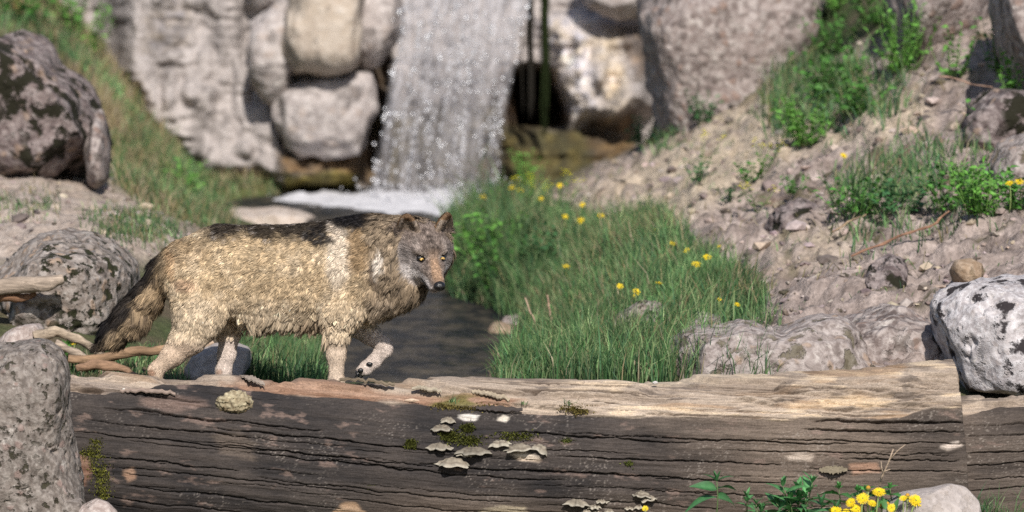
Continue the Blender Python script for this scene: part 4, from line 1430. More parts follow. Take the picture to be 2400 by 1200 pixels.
def surface_nets(F, org, step):
    S = F < 0
    nx, ny, nz = F.shape
    acc = np.zeros((nx - 1, ny - 1, nz - 1, 3), np.float32)
    cnt = np.zeros((nx - 1, ny - 1, nz - 1), np.float32)
    cs = [(a, b, c) for a in (0, 1) for b in (0, 1) for c in (0, 1)]

    def corner(c):
        return F[c[0]:nx - 1 + c[0], c[1]:ny - 1 + c[1], c[2]:nz - 1 + c[2]]

    for i, a in enumerate(cs):
        for b in cs[i + 1:]:
            if sum(abs(p - q) for p, q in zip(a, b)) != 1:
                continue
            fa, fb = corner(a), corner(b)
            m = (fa < 0) != (fb < 0)
            t = fa[m] / (fa[m] - fb[m])
            acc[m] += np.array(a, np.float32) + t[:, None] * (np.array(b, np.float32) - np.array(a, np.float32))
            cnt[m] += 1
    act = cnt > 0
    idx = -np.ones(act.shape, np.int64)
    idx[act] = np.arange(act.sum())
    ii = np.argwhere(act)
    v = (ii + acc[act] / cnt[act][:, None]) * step + np.array(org)
    quads = []
    for ax in range(3):
        sh = [slice(None)] * 3
        s0, s1 = list(sh), list(sh)
        s0[ax], s1[ax] = slice(0, -1), slice(1, None)
        ch = S[tuple(s0)] != S[tuple(s1)]
        e = np.argwhere(ch)
        o1, o2 = [(1, 2), (2, 0), (0, 1)][ax]
        ok = (e[:, o1] > 0) & (e[:, o2] > 0) & (e[:, o1] < act.shape[o1]) & (e[:, o2] < act.shape[o2])
        e = e[ok]
        ins = S[tuple(e.T)]

        def cell(d1, d2):
            c = e.copy()
            c[:, o1] -= d1
            c[:, o2] -= d2
            return idx[tuple(c.T)]
        q = np.stack([cell(1, 1), cell(0, 1), cell(0, 0), cell(1, 0)], -1)
        q[~ins] = q[~ins][:, ::-1]
        quads.append(q)
    return v, np.concatenate(quads)


wv, wq = surface_nets(B, (gu[0], gvv[0], gw[0]), STEP)
# u,v(down),w is a mirrored frame: flip the winding so normals point outwards
nrm_acc = np.zeros_like(wv)
e1, e2 = wv[wq[:, 2]] - wv[wq[:, 0]], wv[wq[:, 3]] - wv[wq[:, 1]]
fn = np.cross(e1, e2)
for k in range(4):
    np.add.at(nrm_acc, wq[:, k], fn)
wn = nrm_acc / (np.linalg.norm(nrm_acc, axis=1)[:, None] + 1e-9)
# outward test against the field gradient
_i = np.clip(((wv - np.array([gu[0], gvv[0], gw[0]])) / STEP).round().astype(int), 1, np.array(B.shape) - 2)
grad = np.stack([B[_i[:, 0] + 1, _i[:, 1], _i[:, 2]] - B[_i[:, 0] - 1, _i[:, 1], _i[:, 2]], B[_i[:, 0], _i[:, 1] + 1, _i[:, 2]] - B[_i[:, 0], _i[:, 1] - 1, _i[:, 2]], B[_i[:, 0], _i[:, 1], _i[:, 2] + 1] - B[_i[:, 0], _i[:, 1], _i[:, 2] - 1]], -1)
if (np.einsum('ij,ij->i', grad, wn) > 0).mean() < .5:
    wn = -wn
    outward_px = False
else:
    outward_px = True
# in world space v is flipped, so px-outward winding becomes inward: reverse it there
wq_world = wq[:, ::-1] if outward_px else wq

# ------------------------------------------------------------------ coat: colour, length and lie of the hair at a point
BACK = [(380, 600), (400, 583), (440, 555), (500, 532), (560, 524), (640, 527), (700, 527), (760, 522), (800, 512), (860, 499), (900, 496), (960, 500), (1010, 505)]


def head_mask(hf, hs, ht, n1=0.0):
    m_ = sstep(1.08, .92, np.sqrt(((hf - 30) / 92) ** 2 + (hs / 64) ** 2 + ((ht + 6) / 66) ** 2) + .06 * n1)
    m2 = sstep(-52, -40, hf) * sstep(22, 30, ht) * (np.abs(hs) < 78) * (np.abs(hs) > 12)
    return np.maximum(np.maximum(m_, m2), ((hf > 60) & (np.abs(hs) < 42) & (np.abs(ht + 25) < 46)).astype(float))


def coat(q, nr):
    u, v, w = q[:, 0], q[:, 1], q[:, 2]
    rel = q - H_O
    hf, hs, ht = rel @ HF, rel @ HS, rel @ HT
    n1 = fbm(q / 26.0, 3, 71)
    n2 = fbm(q / 9.0, 3, 72)
    n3 = fbm(q / np.array([14.0, 40, 14]), 3, 73)
    back = interp(BACK, u)
    dep = v - back
    TAN_, CREAM, DARK, GREY = np.array([.44, .335, .215]), np.array([.57, .475, .36]), np.array([.012, .011, .012]), np.array([.31, .265, .235])
    BRN, ORG, WHT = np.array([.20, .132, .072]), np.array([.40, .245, .13]), np.array([.62, .55, .50])
    N = len(q)
    col = np.tile(TAN_, (N, 1))

    def lay(c, m):
        nonlocal col
        col = lerp(col, np.asarray(c), np.clip(m, 0, 1)[:, None])

    def blob(cx, cy, rx, ry, nz=.35):
        return sstep(1.25, .6, np.sqrt(((u - cx) / rx) ** 2 + ((v - cy) / ry) ** 2) + nz * n1)

    lay(CREAM, .6 * sstep(640, 740, v + 30 * n1))
    lay(CREAM, .35 * sstep(-.1, .4, n1))
    lay(BRN, .35 * sstep(.05, .5, n2))
    lay([.40, .29, .17], .5 * sstep(70, 20, dep) * sstep(480, 560, u))
    # flank colour: warm brown over loin
    lay(BRN, .45 * blob(445, 580, 60, 30))
    lay(ORG, .55 * blob(412, 612, 14, 40))
    lay([.42, .27, .19], .5 * blob(440, 655, 30, 18))
    # shoulder: pale cape, brown collar
    lay([.56, .48, .39], .85 * blob(806, 590, 34, 80))
    lay(BRN, .85 * blob(850, 575, 28, 70))
    lay(TAN_ * .95, .6 * blob(850, 660, 40, 40))
    neck = sstep(858, 885, u + 10 * n1) * sstep(760, 700, v)
    lay([.215, .165, .118], .9 * neck)
    lay(DARK, .6 * neck * sstep(.05, .4, n2))
    lay([.58, .52, .46], .85 * blob(896, 600, 14, 34, .2) * (w < 0))
    lay([.12, .09, .07], .75 * blob(884, 625, 7, 32, .2))  # shade of the neck crease painted into the coat
    lay([.36, .29, .22], .6 * blob(910, 700, 40, 26))
    # black saddle
    sad = sstep(40, 14, dep + 13 * n3 + 9 * n1) * sstep(470, 520, u) * sstep(905, 850, u)
    lay(DARK, .92 * sad)
    lay(DARK, .95 * blob(764, 548, 30, 28, .8) * sstep(-.5, -.1, n2))
    lay(WHT * .8, .45 * sad * sstep(.25, .45, n2))
    lay([.50, .42, .34], .8 * blob(800, 535, 24, 16, .5))
    lay(DARK, .95 * blob(838, 514, 46, 16, .4))
    # belly fringe
    lay([.52, .43, .32], .7 * sstep(728, 750, v) * sstep(545, 580, u) * sstep(770, 740, u))
    lay([.30, .21, .14], .55 * blob(735, 748, 34, 14))
    # lower legs pale
    leg = sstep(770, 810, v) * (u > 350)
    lay([.52, .42, .34], .8 * leg)
    lay([.60, .45, .33], .5 * leg * sstep(500, 440, u))
    lay([.54, .46, .415], .9 * leg * (w > 20))
    lay([.30, .17, .11], .8 * blob(358, 866, 12, 9, .2) + .6 * blob(511, 876, 8, 8, .2))
    lay([.54, .46, .415], .9 * ((u > 828) & (v > 768) & (w > 10)))
    # tail: black upper edge and tip over brown
    tl = sstep(405, 385, u) * sstep(560, 600, v) * ((u < 385) | (v < 660)) * (v < 835) * (u + .0 * v < 400) * ((v < 760) | (u < 345))
    tl = tl * ((u - 352) * .0 + 1)
    cl_u = np.interp(v, [590, 632, 690, 742, 780, 802, 830], [420, 385, 352, 312, 268, 240, 220])
    side = u - cl_u
    lay([.27, .195, .12], .9 * tl)
    lay([.09, .068, .052], .75 * tl * sstep(-.05, .35, n2))
    lay(DARK, .95 * tl * sstep(-6, -24, side + 8 * n1))
    lay(DARK, .9 * tl * sstep(278, 240, u + 12 * n1))
    lay(DARK, .6 * tl * sstep(18, 34, side) * (v > 735))
    # ---------------- head
    hm = head_mask(hf, hs, ht, n1)
    ahs = np.abs(hs)
    face = np.tile(np.array([.185, .148, .13]), (N, 1))

    def fl(c, m):
        nonlocal face
        face = lerp(face, np.asarray(c), np.clip(m, 0, 1)[:, None])

    fl([.07, .053, .047], .75 * sstep(-.02, .3, n2) * sstep(-12, 4, ht))
    fl([.26, .235, .228], .75 * sstep(20, 36, ahs) * sstep(24, -4, ht))
    fl([.085, .07, .066], .75 * sstep(48, 60, ahs + 6 * n1) * sstep(10, -10, hf))              # side of face
    fl([.60, .555, .54], .95 * sstep(-18, -30, ht + 5 * n1) * sstep(8, 20, ahs) * sstep(-12, 8, hf))
    fl([.11, .092, .085], .75 * sstep(1.2, .5, np.sqrt(((hf - 18) / 22) ** 2 + ((ahs - 46) / 12) ** 2 + ((ht + 2) / 14) ** 2)))
    fl([.06, .047, .041], .8 * sstep(1.2, .4, np.sqrt(((hf - 32) / 34) ** 2 + (hs / 17) ** 2 + ((ht - 26) / 24) ** 2)) * sstep(-.35, .2, n2))
    fl([.30, .255, .23], .6 * sstep(1.2, .5, np.sqrt(((hf - 30) / 26) ** 2 + ((ahs - 30) / 9) ** 2 + ((ht - 20) / 12) ** 2)))
    fl([.34, .21, .125], .95 * sstep(12, 5, ahs - .03 * (hf - 60) + 3 * n2) * sstep(58, 78, hf) * sstep(-20, -10, ht + .12 * (hf - 60)))
    fl([.28, .20, .15], .55 * sstep(20, 8, ahs) * sstep(48, 62, hf) * sstep(-26, -12, ht))
    fl([.42, .38, .37], .9 * sstep(64, 78, hf) * sstep(-15, -24, ht + .10 * (hf - 80)))
    fl([.045, .035, .035], .85 * sstep(-37, -40, ht) * sstep(-47, -43, ht) * sstep(60, 78, hf))        # lip line
    fl([.30, .26, .25], .6 * sstep(-46, -52, ht))
    eye = np.sqrt((hf - 57) ** 2 + (ahs - 27.5) ** 2 + ((ht - 4) * 1.3) ** 2)
    fl([.36, .30, .26], .7 * sstep(24, 13, eye) * (ht > 7))
    fl([.05, .04, .038], .95 * sstep(13.5, 10.0, eye))
    fl([.06, .05, .045], .85 * sstep(5, 2, np.abs((ahs - 20) + .35 * (hf - 62))) * sstep(56, 62, hf) * sstep(76, 68, hf) * (ht < 2) * (ht > -14))
    ear = sstep(30, 40, ht) * (ahs > 18) * sstep(10, -4, hf)
    fl([.25, .155, .085], .9 * ear)
    fl([.30, .25, .21], .9 * ear * (((nr @ HF) > .25) & (ht < 62)))
    fl([.15, .095, .06], .7 * ear * sstep(58, 68, ht))
    fl([.06, .045, .035], .7 * ear * sstep(.3, -.2, nr @ HF) * sstep(48, 34, ht))
    col = lerp(col, face, hm[:, None])
    # ---------------- hair length in px
    ln = np.full(N, 17.0)
    ln = lerp(ln, 25, sstep(30, 8, dep))
    ln = lerp(ln, 40, sstep(715, 742, v) * sstep(540, 580, u) * (v < 790) * (u < 770))
    ln = lerp(ln, 28, neck)
    ln = lerp(ln, 40, neck * sstep(650, 690, v))
    ln = lerp(ln, 9, sstep(775, 830, v) * (u > 345))
    ln = lerp(ln, 6, (w > 15) * sstep(772, 790, v) * (u > 345))
    ln = lerp(ln, 17, (u < 560) * (u > 390) * sstep(640, 700, v) * (v < 790))
    ln = lerp(ln, 44, tl)
    hl = lerp(13.0, 4.5, sstep(30, 80, hf))
    hl = lerp(hl, 24, sstep(30, 52, ahs) * sstep(30, 0, ht) * sstep(45, 0, hf))
    hl = lerp(hl, 7, ear)
    hl = np.where(eye < 16, 3.0, hl)
    ln = lerp(ln, hl, hm)
    # ---------------- lie of the hair (px frame)
    dr = np.tile(np.array([-.85, .5, 0.0]), (N, 1))
    dr[:, 1] += .7 * sstep(640, 760, v)
    dr[:, 0] += .55 * sstep(640, 760, v)
    legm = sstep(740, 790, v)
    dr = lerp(dr, np.array([-.12, 1, 0]), legm[:, None])
    dr = lerp(dr, np.array([-.72, .69, 0]), tl[:, None])
    shank = legm * (u < 480)
    dr = lerp(dr, np.array([-.65, .75, 0]), shank[:, None])
    dr = lerp(dr, np.array([-.35, 1, 0.0]), (neck * .8)[:, None])
    ff = ((u > 828) & (v > 768) & (w > 10)).astype(float)
    dr = lerp(dr, np.where((v > 822)[:, None], np.array([-.6, .8, 0]), np.array([.8, .6, 0])), ff[:, None])
    nose = hd(128, 0, -22)
    hdir = (q - nose)
    hdir /= np.linalg.norm(hdir, axis=1)[:, None] + 1e-9
    hdir = hdir + np.array([0, .25, 0])
    hdir = lerp(hdir, HT[None] * np.ones((N, 1)), ear[:, None])
    dr = lerp(dr, hdir, hm[:, None])
    swirl = np.stack([fbm(q / 20 + 3, 2, 81), fbm(q / 20 + 7, 2, 82), fbm(q / 20 + 11, 2, 83)], -1)
    dr = dr + swirl * (.75 * (1 - hm) * (1 - .6 * legm) + .2)[:, None]
    clump = np.clip(.8 * sstep(705, 745, v) * (v < 790) * (u > 530) + .45 * neck + .4 * tl, 0, .8) + .12
    clump = np.where((hm > .5) | (leg > .5), .0, clump)
    bald = ((hf > 122) & (ht > -37) & (ahs < 14) & (hm > .5)) | ((eye < 11.5) & (hm > .5))
    return col, ln, dr, clump, hm, ear, neck, bald


skin_c, *_ = coat(wv, wn)
M_wolf = attr_mat('wolf_skin', .85, .1, 200, .25, .3, .003)
FEET = P(620, 1004, 27.55)
FEET[1] = WOLF_O[1]
wolf = bpy.data.objects.new('wolf', None)
COL.objects.link(wolf)
wolf.location = FEET
tag(wolf, 'tawny grey wolf walking behind the log with head turned to face us', 'wolf')
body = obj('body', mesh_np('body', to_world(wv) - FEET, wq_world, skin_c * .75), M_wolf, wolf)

# ------------------------------------------------------------------ fur strands
rng = np.random.default_rng(99)
tri = np.concatenate([wq[:, [0, 1, 2]], wq[:, [0, 2, 3]]])
pa, pb, pc = wv[tri[:, 0]], wv[tri[:, 1]], wv[tri[:, 2]]
area = np.linalg.norm(np.cross(pb - pa, pc - pa), axis=1) / 2
cen = (pa + pb + pc) / 3
dens = np.ones(len(tri))
rel = cen - H_O
dens *= 1 + 2.4 * head_mask(rel @ HF, rel @ HS, rel @ HT)
dens *= np.where(cen[:, 1] > 780, 2.2, 1.0)
dens *= np.where(cen[:, 1] > 930, .25, 1.0)
pr = area * dens
pr /= pr.sum()
NS = 270000
ti = rng.choice(len(tri), NS, p=pr)
r1, r2 = rng.random(NS), rng.random(NS)
fl_ = r1 + r2 > 1
r1[fl_], r2[fl_] = 1 - r1[fl_], 1 - r2[fl_]
root = pa[ti] + (pb[ti] - pa[ti]) * r1[:, None] + (pc[ti] - pa[ti]) * r2[:, None]
nr = wn[tri[ti, 0]] * (1 - r1 - r2)[:, None] + wn[tri[ti, 1]] * r1[:, None] + wn[tri[ti, 2]] * r2[:, None]
nr /= np.linalg.norm(nr, axis=1)[:, None] + 1e-9
col, ln, dr, clump, hm, ear, neck, bald = coat(root, nr)
keep = ~bald
root, nr, col, ln, dr, clump, hm, ear, neck = [a[keep] for a in (root, nr, col, ln, dr, clump, hm, ear, neck)]
NS = len(root)
dr = dr + rng.normal(size=(NS, 3)) * .16
tgt = dr - nr * np.einsum('ij,ij->i', dr, nr)[:, None]
tgt /= np.linalg.norm(tgt, axis=1)[:, None] + 1e-9
lift = lerp(.42, .22, hm) + rng.normal(size=NS) * .10
lift = np.where(root[:, 1] > 790, .22, lift)
lift = lift + .25 * neck + .2 * ((root[:, 1] > 725) & (root[:, 1] < 785) & (root[:, 0] > 540))
L = ln * rng.uniform(.65, 1.2, NS)
bell = sstep(722, 748, root[:, 1]) * (root[:, 1] < 792) * sstep(530, 565, root[:, 0]) * (ln > 20)
dirr = tgt + nr * lift[:, None]
dirr = lerp(dirr, np.array([-.28, .95, 0]) + .35 * tgt + rng.normal(size=(NS, 3)) * .12, (.8 * bell)[:, None])
dirr /= np.linalg.norm(dirr, axis=1)[:, None]
mid = root + dirr * (L * .5)[:, None]
bend = tgt * .9 + nr * (lift * .35)[:, None] + np.array([0, .22, 0])
bend = lerp(bend, np.array([-.3, 1.0, 0]) + .25 * tgt, (.85 * bell)[:, None])
bend /= np.linalg.norm(bend, axis=1)[:, None]
tip = mid + bend * (L * .5)[:, None]
# clumps: fine locks everywhere, coarse wet tufts on belly, ruff and tail


def lock(nc, strength, k_tip, k_mid):
    global tip, mid
    ci = rng.choice(NS, nc, replace=False)
    kd = kdtree.KDTree(nc)
    for i_, k_ in enumerate(ci):
        kd.insert(root[k_], i_)
    kd.balance()
    near = np.array([kd.find(p)[1] for p in root])
    cidx = ci[near]
    tip = lerp(tip, tip[cidx] + (root - root[cidx]) * k_tip, strength[:, None])
    mid = lerp(mid, mid[cidx] + (root - root[cidx]) * .7, (strength * k_mid)[:, None])
    return rng.normal(size=nc)[near]


c1_ = lock(26000, np.where(hm > .5, .1, .42), .3, .4)
c2_ = lock(8000, clump, .15, .5)
crand = 1.35 * c1_ + .7 * c2_
wdir = np.cross(nr, dirr)
wdir /= np.linalg.norm(wdir, axis=1)[:, None] + 1e-9
wdir = wdir + nr * (rng.normal(size=NS) * .25)[:, None]
hw = lerp(.95, .6, hm) * rng.uniform(.7, 1.25, NS) * lerp(1.0, .7, (root[:, 1] > 790).astype(float))
hw = hw[:, None]
var = np.exp(.16 * crand * np.where(root[:, 1] > 792, .4, 1.0) + rng.normal(size=NS) * .17)[:, None]
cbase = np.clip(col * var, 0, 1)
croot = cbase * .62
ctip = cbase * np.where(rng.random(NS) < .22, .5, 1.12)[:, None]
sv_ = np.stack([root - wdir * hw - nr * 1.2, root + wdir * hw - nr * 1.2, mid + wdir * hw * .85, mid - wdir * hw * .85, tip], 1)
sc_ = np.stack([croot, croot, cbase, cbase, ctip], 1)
b5 = np.arange(NS)[:, None] * 5
fq = b5 + np.array([[0, 1, 2, 3]])
ft = b5 + np.array([[3, 2, 4]])
M_fur = NT('wolf_fur')
_c = M_fur.attr('Col')
M_fur = M_fur.fin(Base__Color=_c, Roughness=.6, Specular__IOR__Level=.08)
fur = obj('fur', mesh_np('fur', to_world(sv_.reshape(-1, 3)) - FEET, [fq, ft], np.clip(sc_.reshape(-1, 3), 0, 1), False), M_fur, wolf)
fur['label'] = 'shaggy tan coat with black saddle and pale legs'

# ------------------------------------------------------------------ eyes, nose, whisker pads, claws and pads
M_iris = NT('amber_iris')
_r = M_iris.n('TexCoord').outputs['Object']
M_iris = M_iris.fin(Base__Color=(.56, .36, .11), Roughness=.22, Specular__IOR__Level=.35)
M_black = plain_mat('black_skin', (.012, .012, .013), .28, .5, .3, 200, .5)
M_pupil = plain_mat('pupil', (.004, .004, .004), .1, .5, .0, 10, .0)
sv3, sf3 = ico(3)


def head_part(name, cf, rad, mat, parent=wolf, tiltf=0.0, off=None):
    q = hd(*cf)[None] + (sv3 * np.array(rad)) @ np.stack([HF, HS, HT])
    return obj(name, mesh_np(name, to_world(q) - FEET, sf3[:, ::-1]), mat, parent)


for s in (-1, 1):
    rim = head_part('eyelid', (51.5, s * 27.0, 4), (7.5, 9.6, 5.8), M_black)
    rim['label'] = 'black eyelid rim'
    e = head_part('eye', (54.6, s * 26.4, 4.0), (7.4, 5.4, 3.9), M_iris)
    e['label'] = 'amber eye'
    pc_ = np.array([60.6, s * 25.6, 4.4])
    head_part('pupil', tuple(pc_), (1.6, 2.1, 2.1), M_pupil, e)
# nose pad with nostrils
q = sv3 * np.array([13, 14, 11.5])
q[:, 1] *= 1 + .15 * (sv3[:, 2] > 0) * sv3[:, 2]
q[:, 2] -= .12 * np.abs(q[:, 1])
for s in (-1, 1):
    dd = np.sqrt((sv3[:, 0] - .82) ** 2 + (sv3[:, 1] - s * .45) ** 2 + (sv3[:, 2] + .12) ** 2)
    q[:, 0] -= 6 * sstep(.32, .1, dd)
qq_ = hd(130, 0, -20)[None] + q @ np.stack([HF, HS, HT])
nose_o = obj('nose', mesh_np('nose', to_world(qq_) - FEET, sf3[:, ::-1]), M_black, wolf)
mb = MB()
for s in (-1, 1):
    pts = np.array([hd(126, s * 4, -38), hd(112, s * 13.5, -42), hd(92, s * 18.5, -43), hd(74, s * 23, -40), hd(66, s * 25.5, -36)])
    mb.tube(to_world(pts), np.array([2.4, 2.6, 2.2, 1.8, .8]) / WS, 6)
v_, f_, c_ = mb.arrays()
obj('lip', mesh_np('lip', v_ - FEET, f_, c_), M_black, wolf)
# folded paw: pads and claws
for (u_, v2, w_, r_) in [(845, 873, 26, (7, 6, 5)), (838, 879, 34, (6, 5, 6)), (866, 858, 27, (8, 5, 4))]:
    p = np.array([u_, v2, w_])[None] + sv3 * np.array(r_)
    obj('paw_pad', mesh_np('paw_pad', to_world(p) - FEET, sf3), M_black, wolf)
for (u_, v2, w_) in [(836, 884, 30), (841, 887, 40), (848, 889, 48)]:
    mb = MB()
    mb.tube(to_world(np.array([[u_ + 4, v2 - 5, w_], [u_, v2, w_], [u_ - 5, v2 + 6, w_]], float)), np.array([3.0, 2.6, .6]) / WS, 6)
    v_, f_, c_ = mb.arrays()
    obj('claw', mesh_np('claw', v_ - FEET, f_, c_), M_black, wolf)
# ================================================================== grass and plants
M_grass = attr_mat('grass_blade', .55, .25, 30, .15, 0, 0, .35)
M_leaf = attr_mat('leaf', .5, .35, 60, .22, .3, .002, .25)
M_petal = attr_mat('yellow_petal', .6, .2, 60, .1, 0, 0, .2)
M_stem = attr_mat('plant_stem', .6, .3, 60, .2, 0, 0)


def blades(base, h, wid, lean, col, rng, curl=.5, ctip=None):
    """ribbon blades: base (N,3), h, wid (N,), lean (N,2) tip shift as a fraction of h"""
    n = len(base)
    a = rng.uniform(0, 2 * math.pi, n)
    a = np.where(rng.random(n) < .6, rng.normal(0, .6, n), a)
    s = np.stack([np.cos(a), np.sin(a), 0 * a], -1) * wid[:, None]
    up = np.zeros((n, 3))
    up[:, 2] = 1
    ln = np.concatenate([lean, np.zeros((n, 1))], 1)
    m = base + (up * .55 + ln * .30 * 1) * h[:, None]
    t = base + (up * (1 - curl * (lean ** 2).sum(1))[:, None] + ln) * h[:, None]
    v = np.stack([base - s, base + s, m + s * .8, m - s * .8, t], 1)
    ctip = col if ctip is None else ctip
    c = np.stack([col * .75, col * .75, col, col, ctip], 1)
    b = np.arange(n)[:, None] * 5
    return v.reshape(-1, 3), b + np.array([[0, 1, 2, 3]]), b + np.array([[3, 2, 4]]), c.reshape(-1, 3)


def scatter(poly, n, rng, d0, d1, soft=12, water=True):
    """n ground points whose photo position falls inside poly"""
    a = np.array(poly)
    out = []
    got = 0
    for _ in range(12):
        m = n * 3
        d = np.sqrt(rng.uniform(d0 ** 2, d1 ** 2, m))
        px = rng.uniform(a[:, 0].min() - 20, a[:, 0].max() + 20, m)
        x = (px - 1200) / FPX * d * K
        y = CAMY + d * K
        z = terr(x, y)
        qx, qy = proj(x, y, z)
        ok = poly_sd(poly, qx, qy) < rng.normal(0, soft, m)
        if water:
            ok &= z > WATER_Z - .02
        out.append(np.stack([x, y, z], -1)[ok])
        got += ok.sum()
        if got >= n:
            break
    return np.concatenate(out)[:n]


GREENS = np.array([[.05, .12, .042], [.085, .18, .065], [.13, .225, .09], [.06, .135, .065], [.20, .26, .125]])
STRAW = np.array([[.38, .31, .18], [.30, .27, .13], [.44, .38, .26]])


def grass(name, poly, n, d0, d1, h0, h1, label, seed, straw=.08, wid=.0022, lean=.35, dark=1.0, soft=18):
    r = np.random.default_rng(seed)
    p = scatter(poly, n, r, d0, d1, soft)
    p = p[fbm(p * 5, 3, seed + 40) > -.28 + r.normal(0, .12, len(p))]
    n = len(p)
    pat = fbm(p * 2.6, 3, seed)
    h = r.uniform(h0, h1, n) * (1 + .8 * pat) * np.where(r.random(n) < .06, 1.6, 1)
    c = GREENS[r.integers(0, len(GREENS), n)] * np.exp(r.normal(0, .3, n) + .9 * fbm(p * 4, 2, seed + 1))[:, None] * dark
    st = r.random(n) < straw * (1 + 2.2 * fbm(p * 3, 2, seed + 2))
    c[st] = STRAW[r.integers(0, 3, st.sum())] * r.uniform(.6, 1.1, (st.sum(), 1))
    wind = np.stack([fbm(p * 3, 2, seed + 5), fbm(p * 3, 2, seed + 6)], -1) * 1.2
    le = r.normal(0, lean, (n, 2)) + wind * lean
    v, q, t, cc = blades(p, h, wid * r.uniform(.6, 1.5, n), le, c, r, ctip=c * np.array([1.25, 1.15, 1.1]))
    v, base = at_base(v)
    o = obj(name, mesh_np(name, v, [q, t], np.clip(cc, 0, 1), False), M_grass, None, base)
    return tag(o, label, 'grass', kind='stuff')


MEADOW = [(1065, 575), (1110, 510), (1180, 480), (1260, 490), (1330, 530), (1420, 548), (1500, 525), (1560, 560), (1620, 610), (1700, 640), (1760, 690), (1800, 745), (1720, 765), (1600, 800), (1545, 840), (1580, 900), (1190, 900), (1190, 860), (1232, 800), (1240, 735), (1150, 712), (1065, 690)]
grass('meadow_grass', MEADOW, 62000, 28.2, 42, .06, .15, 'lush green meadow grass between the stream and the dirt slope', 1, .16)
grass('bank_grass', [(1060, 560), (1180, 500), (1240, 560), (1240, 720), (1150, 712), (1060, 695)], 9000, 33, 42, .10, .24, 'tall rank grass leaning over the stream bank beside the wolf\'s face', 2, .03, .003, .4, .8)
grass('bank_grass', [(1190, 900), (1200, 850), (1240, 790), (1330, 800), (1420, 830), (1560, 850), (1700, 850), (1820, 840), (1820, 900)], 7000, 27.8, 30.5, .09, .19, 'fresh long grass just behind the log and round the slab rock', 3, .04, .0022, .3)
grass('bank_grass', [(545, 790), (640, 770), (745, 775), (745, 900), (545, 900)], 7000, 28.4, 35, .07, .16, 'bright green grass on the bank between the wolf\'s legs', 4, .05, .0022, .3)
grass('bank_grass', [(270, 330), (420, 340), (640, 360), (650, 440), (460, 450), (520, 520), (440, 545), (380, 500), (300, 440)], 14000, 36, 45.5, .06, .15, 'patchy green and straw grass on the far left bank below the cliff', 5, .38, .003, .45)
grass('slope_grass', [(-100, -50), (200, -40), (255, 120), (330, 200), (480, 290), (560, 340), (330, 330), (250, 260), (110, 80), (-100, 60)], 8000, 40, 46, .04, .12, 'dry grass and weeds on the slope behind the dark pitted boulder', 6, .8, .003, .5)
grass('slope_grass', [(220, 520), (360, 500), (430, 560), (330, 590), (200, 570)], 1600, 31, 37, .03, .07, 'thin grass on the dirt mound behind the wolf\'s rump', 7, .3, .002, .5)
grass('slope_grass', [(-60, 450), (120, 470), (120, 500), (-60, 500)], 500, 32, 36, .03, .06, 'thin grass line on the left dirt mound', 17, .3, .002, .5)
grass('slope_grass', [(1800, 190), (1960, 170), (2090, 210), (2110, 260), (1990, 290), (1860, 300), (1800, 250)], 2600, 33, 40, .06, .17, 'long green grass tufts high on the dirt slope', 8, .1, .003, .5, soft=35)
grass('slope_grass', [(2060, 420), (2180, 370), (2300, 400), (2330, 500), (2200, 520), (2000, 540), (1960, 470)], 1500, 30, 34, .06, .15, 'coarse grass among the weeds on the right hillside', 9, .1, .0026, .5, soft=35)
grass('slope_grass', RUBBLE, 2400, 28.5, 42, .02, .06, 'sparse dry and green grass dotted over the dirt slope', 10, .5, .002, .7)
grass('slope_grass', [(170, 865), (380, 840), (420, 880), (170, 885)], 900, 28, 29.5, .03, .08, 'grass among the driftwood behind the log', 11, .2, .002, .5)
grass('slope_grass', [(1500, 320), (1560, 290), (1600, 330), (1540, 370)], 700, 38, 42, .04, .1, 'grass at the foot of the big conglomerate boulder', 12, .1, .003, .5)


# ------------------------------------------------------------------ leaves
def leaf_pts(L, Wd, fold=.25, curl=.35, n=5, serr=0.0):
    """lance-shaped leaf along +x, lying in xy, midrib folded down"""
    s = np.linspace(0, 1, n)
    w = Wd * np.sin(math.pi * np.clip(s, 0, 1) ** .75) * (1 - .15 * s)
    w[0], w[-1] = Wd * .08, 0
    if serr:
        w = w * (1 + serr * np.where(np.arange(n) % 2, 1, -1))
        w[-1] = 0
    z = -curl * L * s ** 2
    x = L * s
    mid = np.stack([x, 0 * s, z], -1)
    a = np.stack([x, w, z + fold * w], -1)
    b = np.stack([x, -w, z + fold * w], -1)
    v = np.concatenate([a, mid, b])
    q = []
    for i in range(n - 1):
        q += [[i, i + 1, n + i + 1, n + i], [n + i, n + i + 1, 2 * n + i + 1, 2 * n + i]]
    return v, np.array(q)


def rot(ax, an):
    return np.array(Matrix.Rotation(an, 3, ax))


def add_leaf(mb, pos, az, el, L, Wd, c, roll=0.0, **kw):
    v, q = leaf_pts(L, Wd, **kw)
    v = v @ rot('X', roll).T @ rot('Y', -el).T @ rot('Z', az).T
    n = len(v) // 3
    cc = np.tile(np.array(c), (len(v), 1))
    cc[n:2 * n] *= 1.25
    mb.add(v + pos, q, None, np.clip(cc, 0, 1))


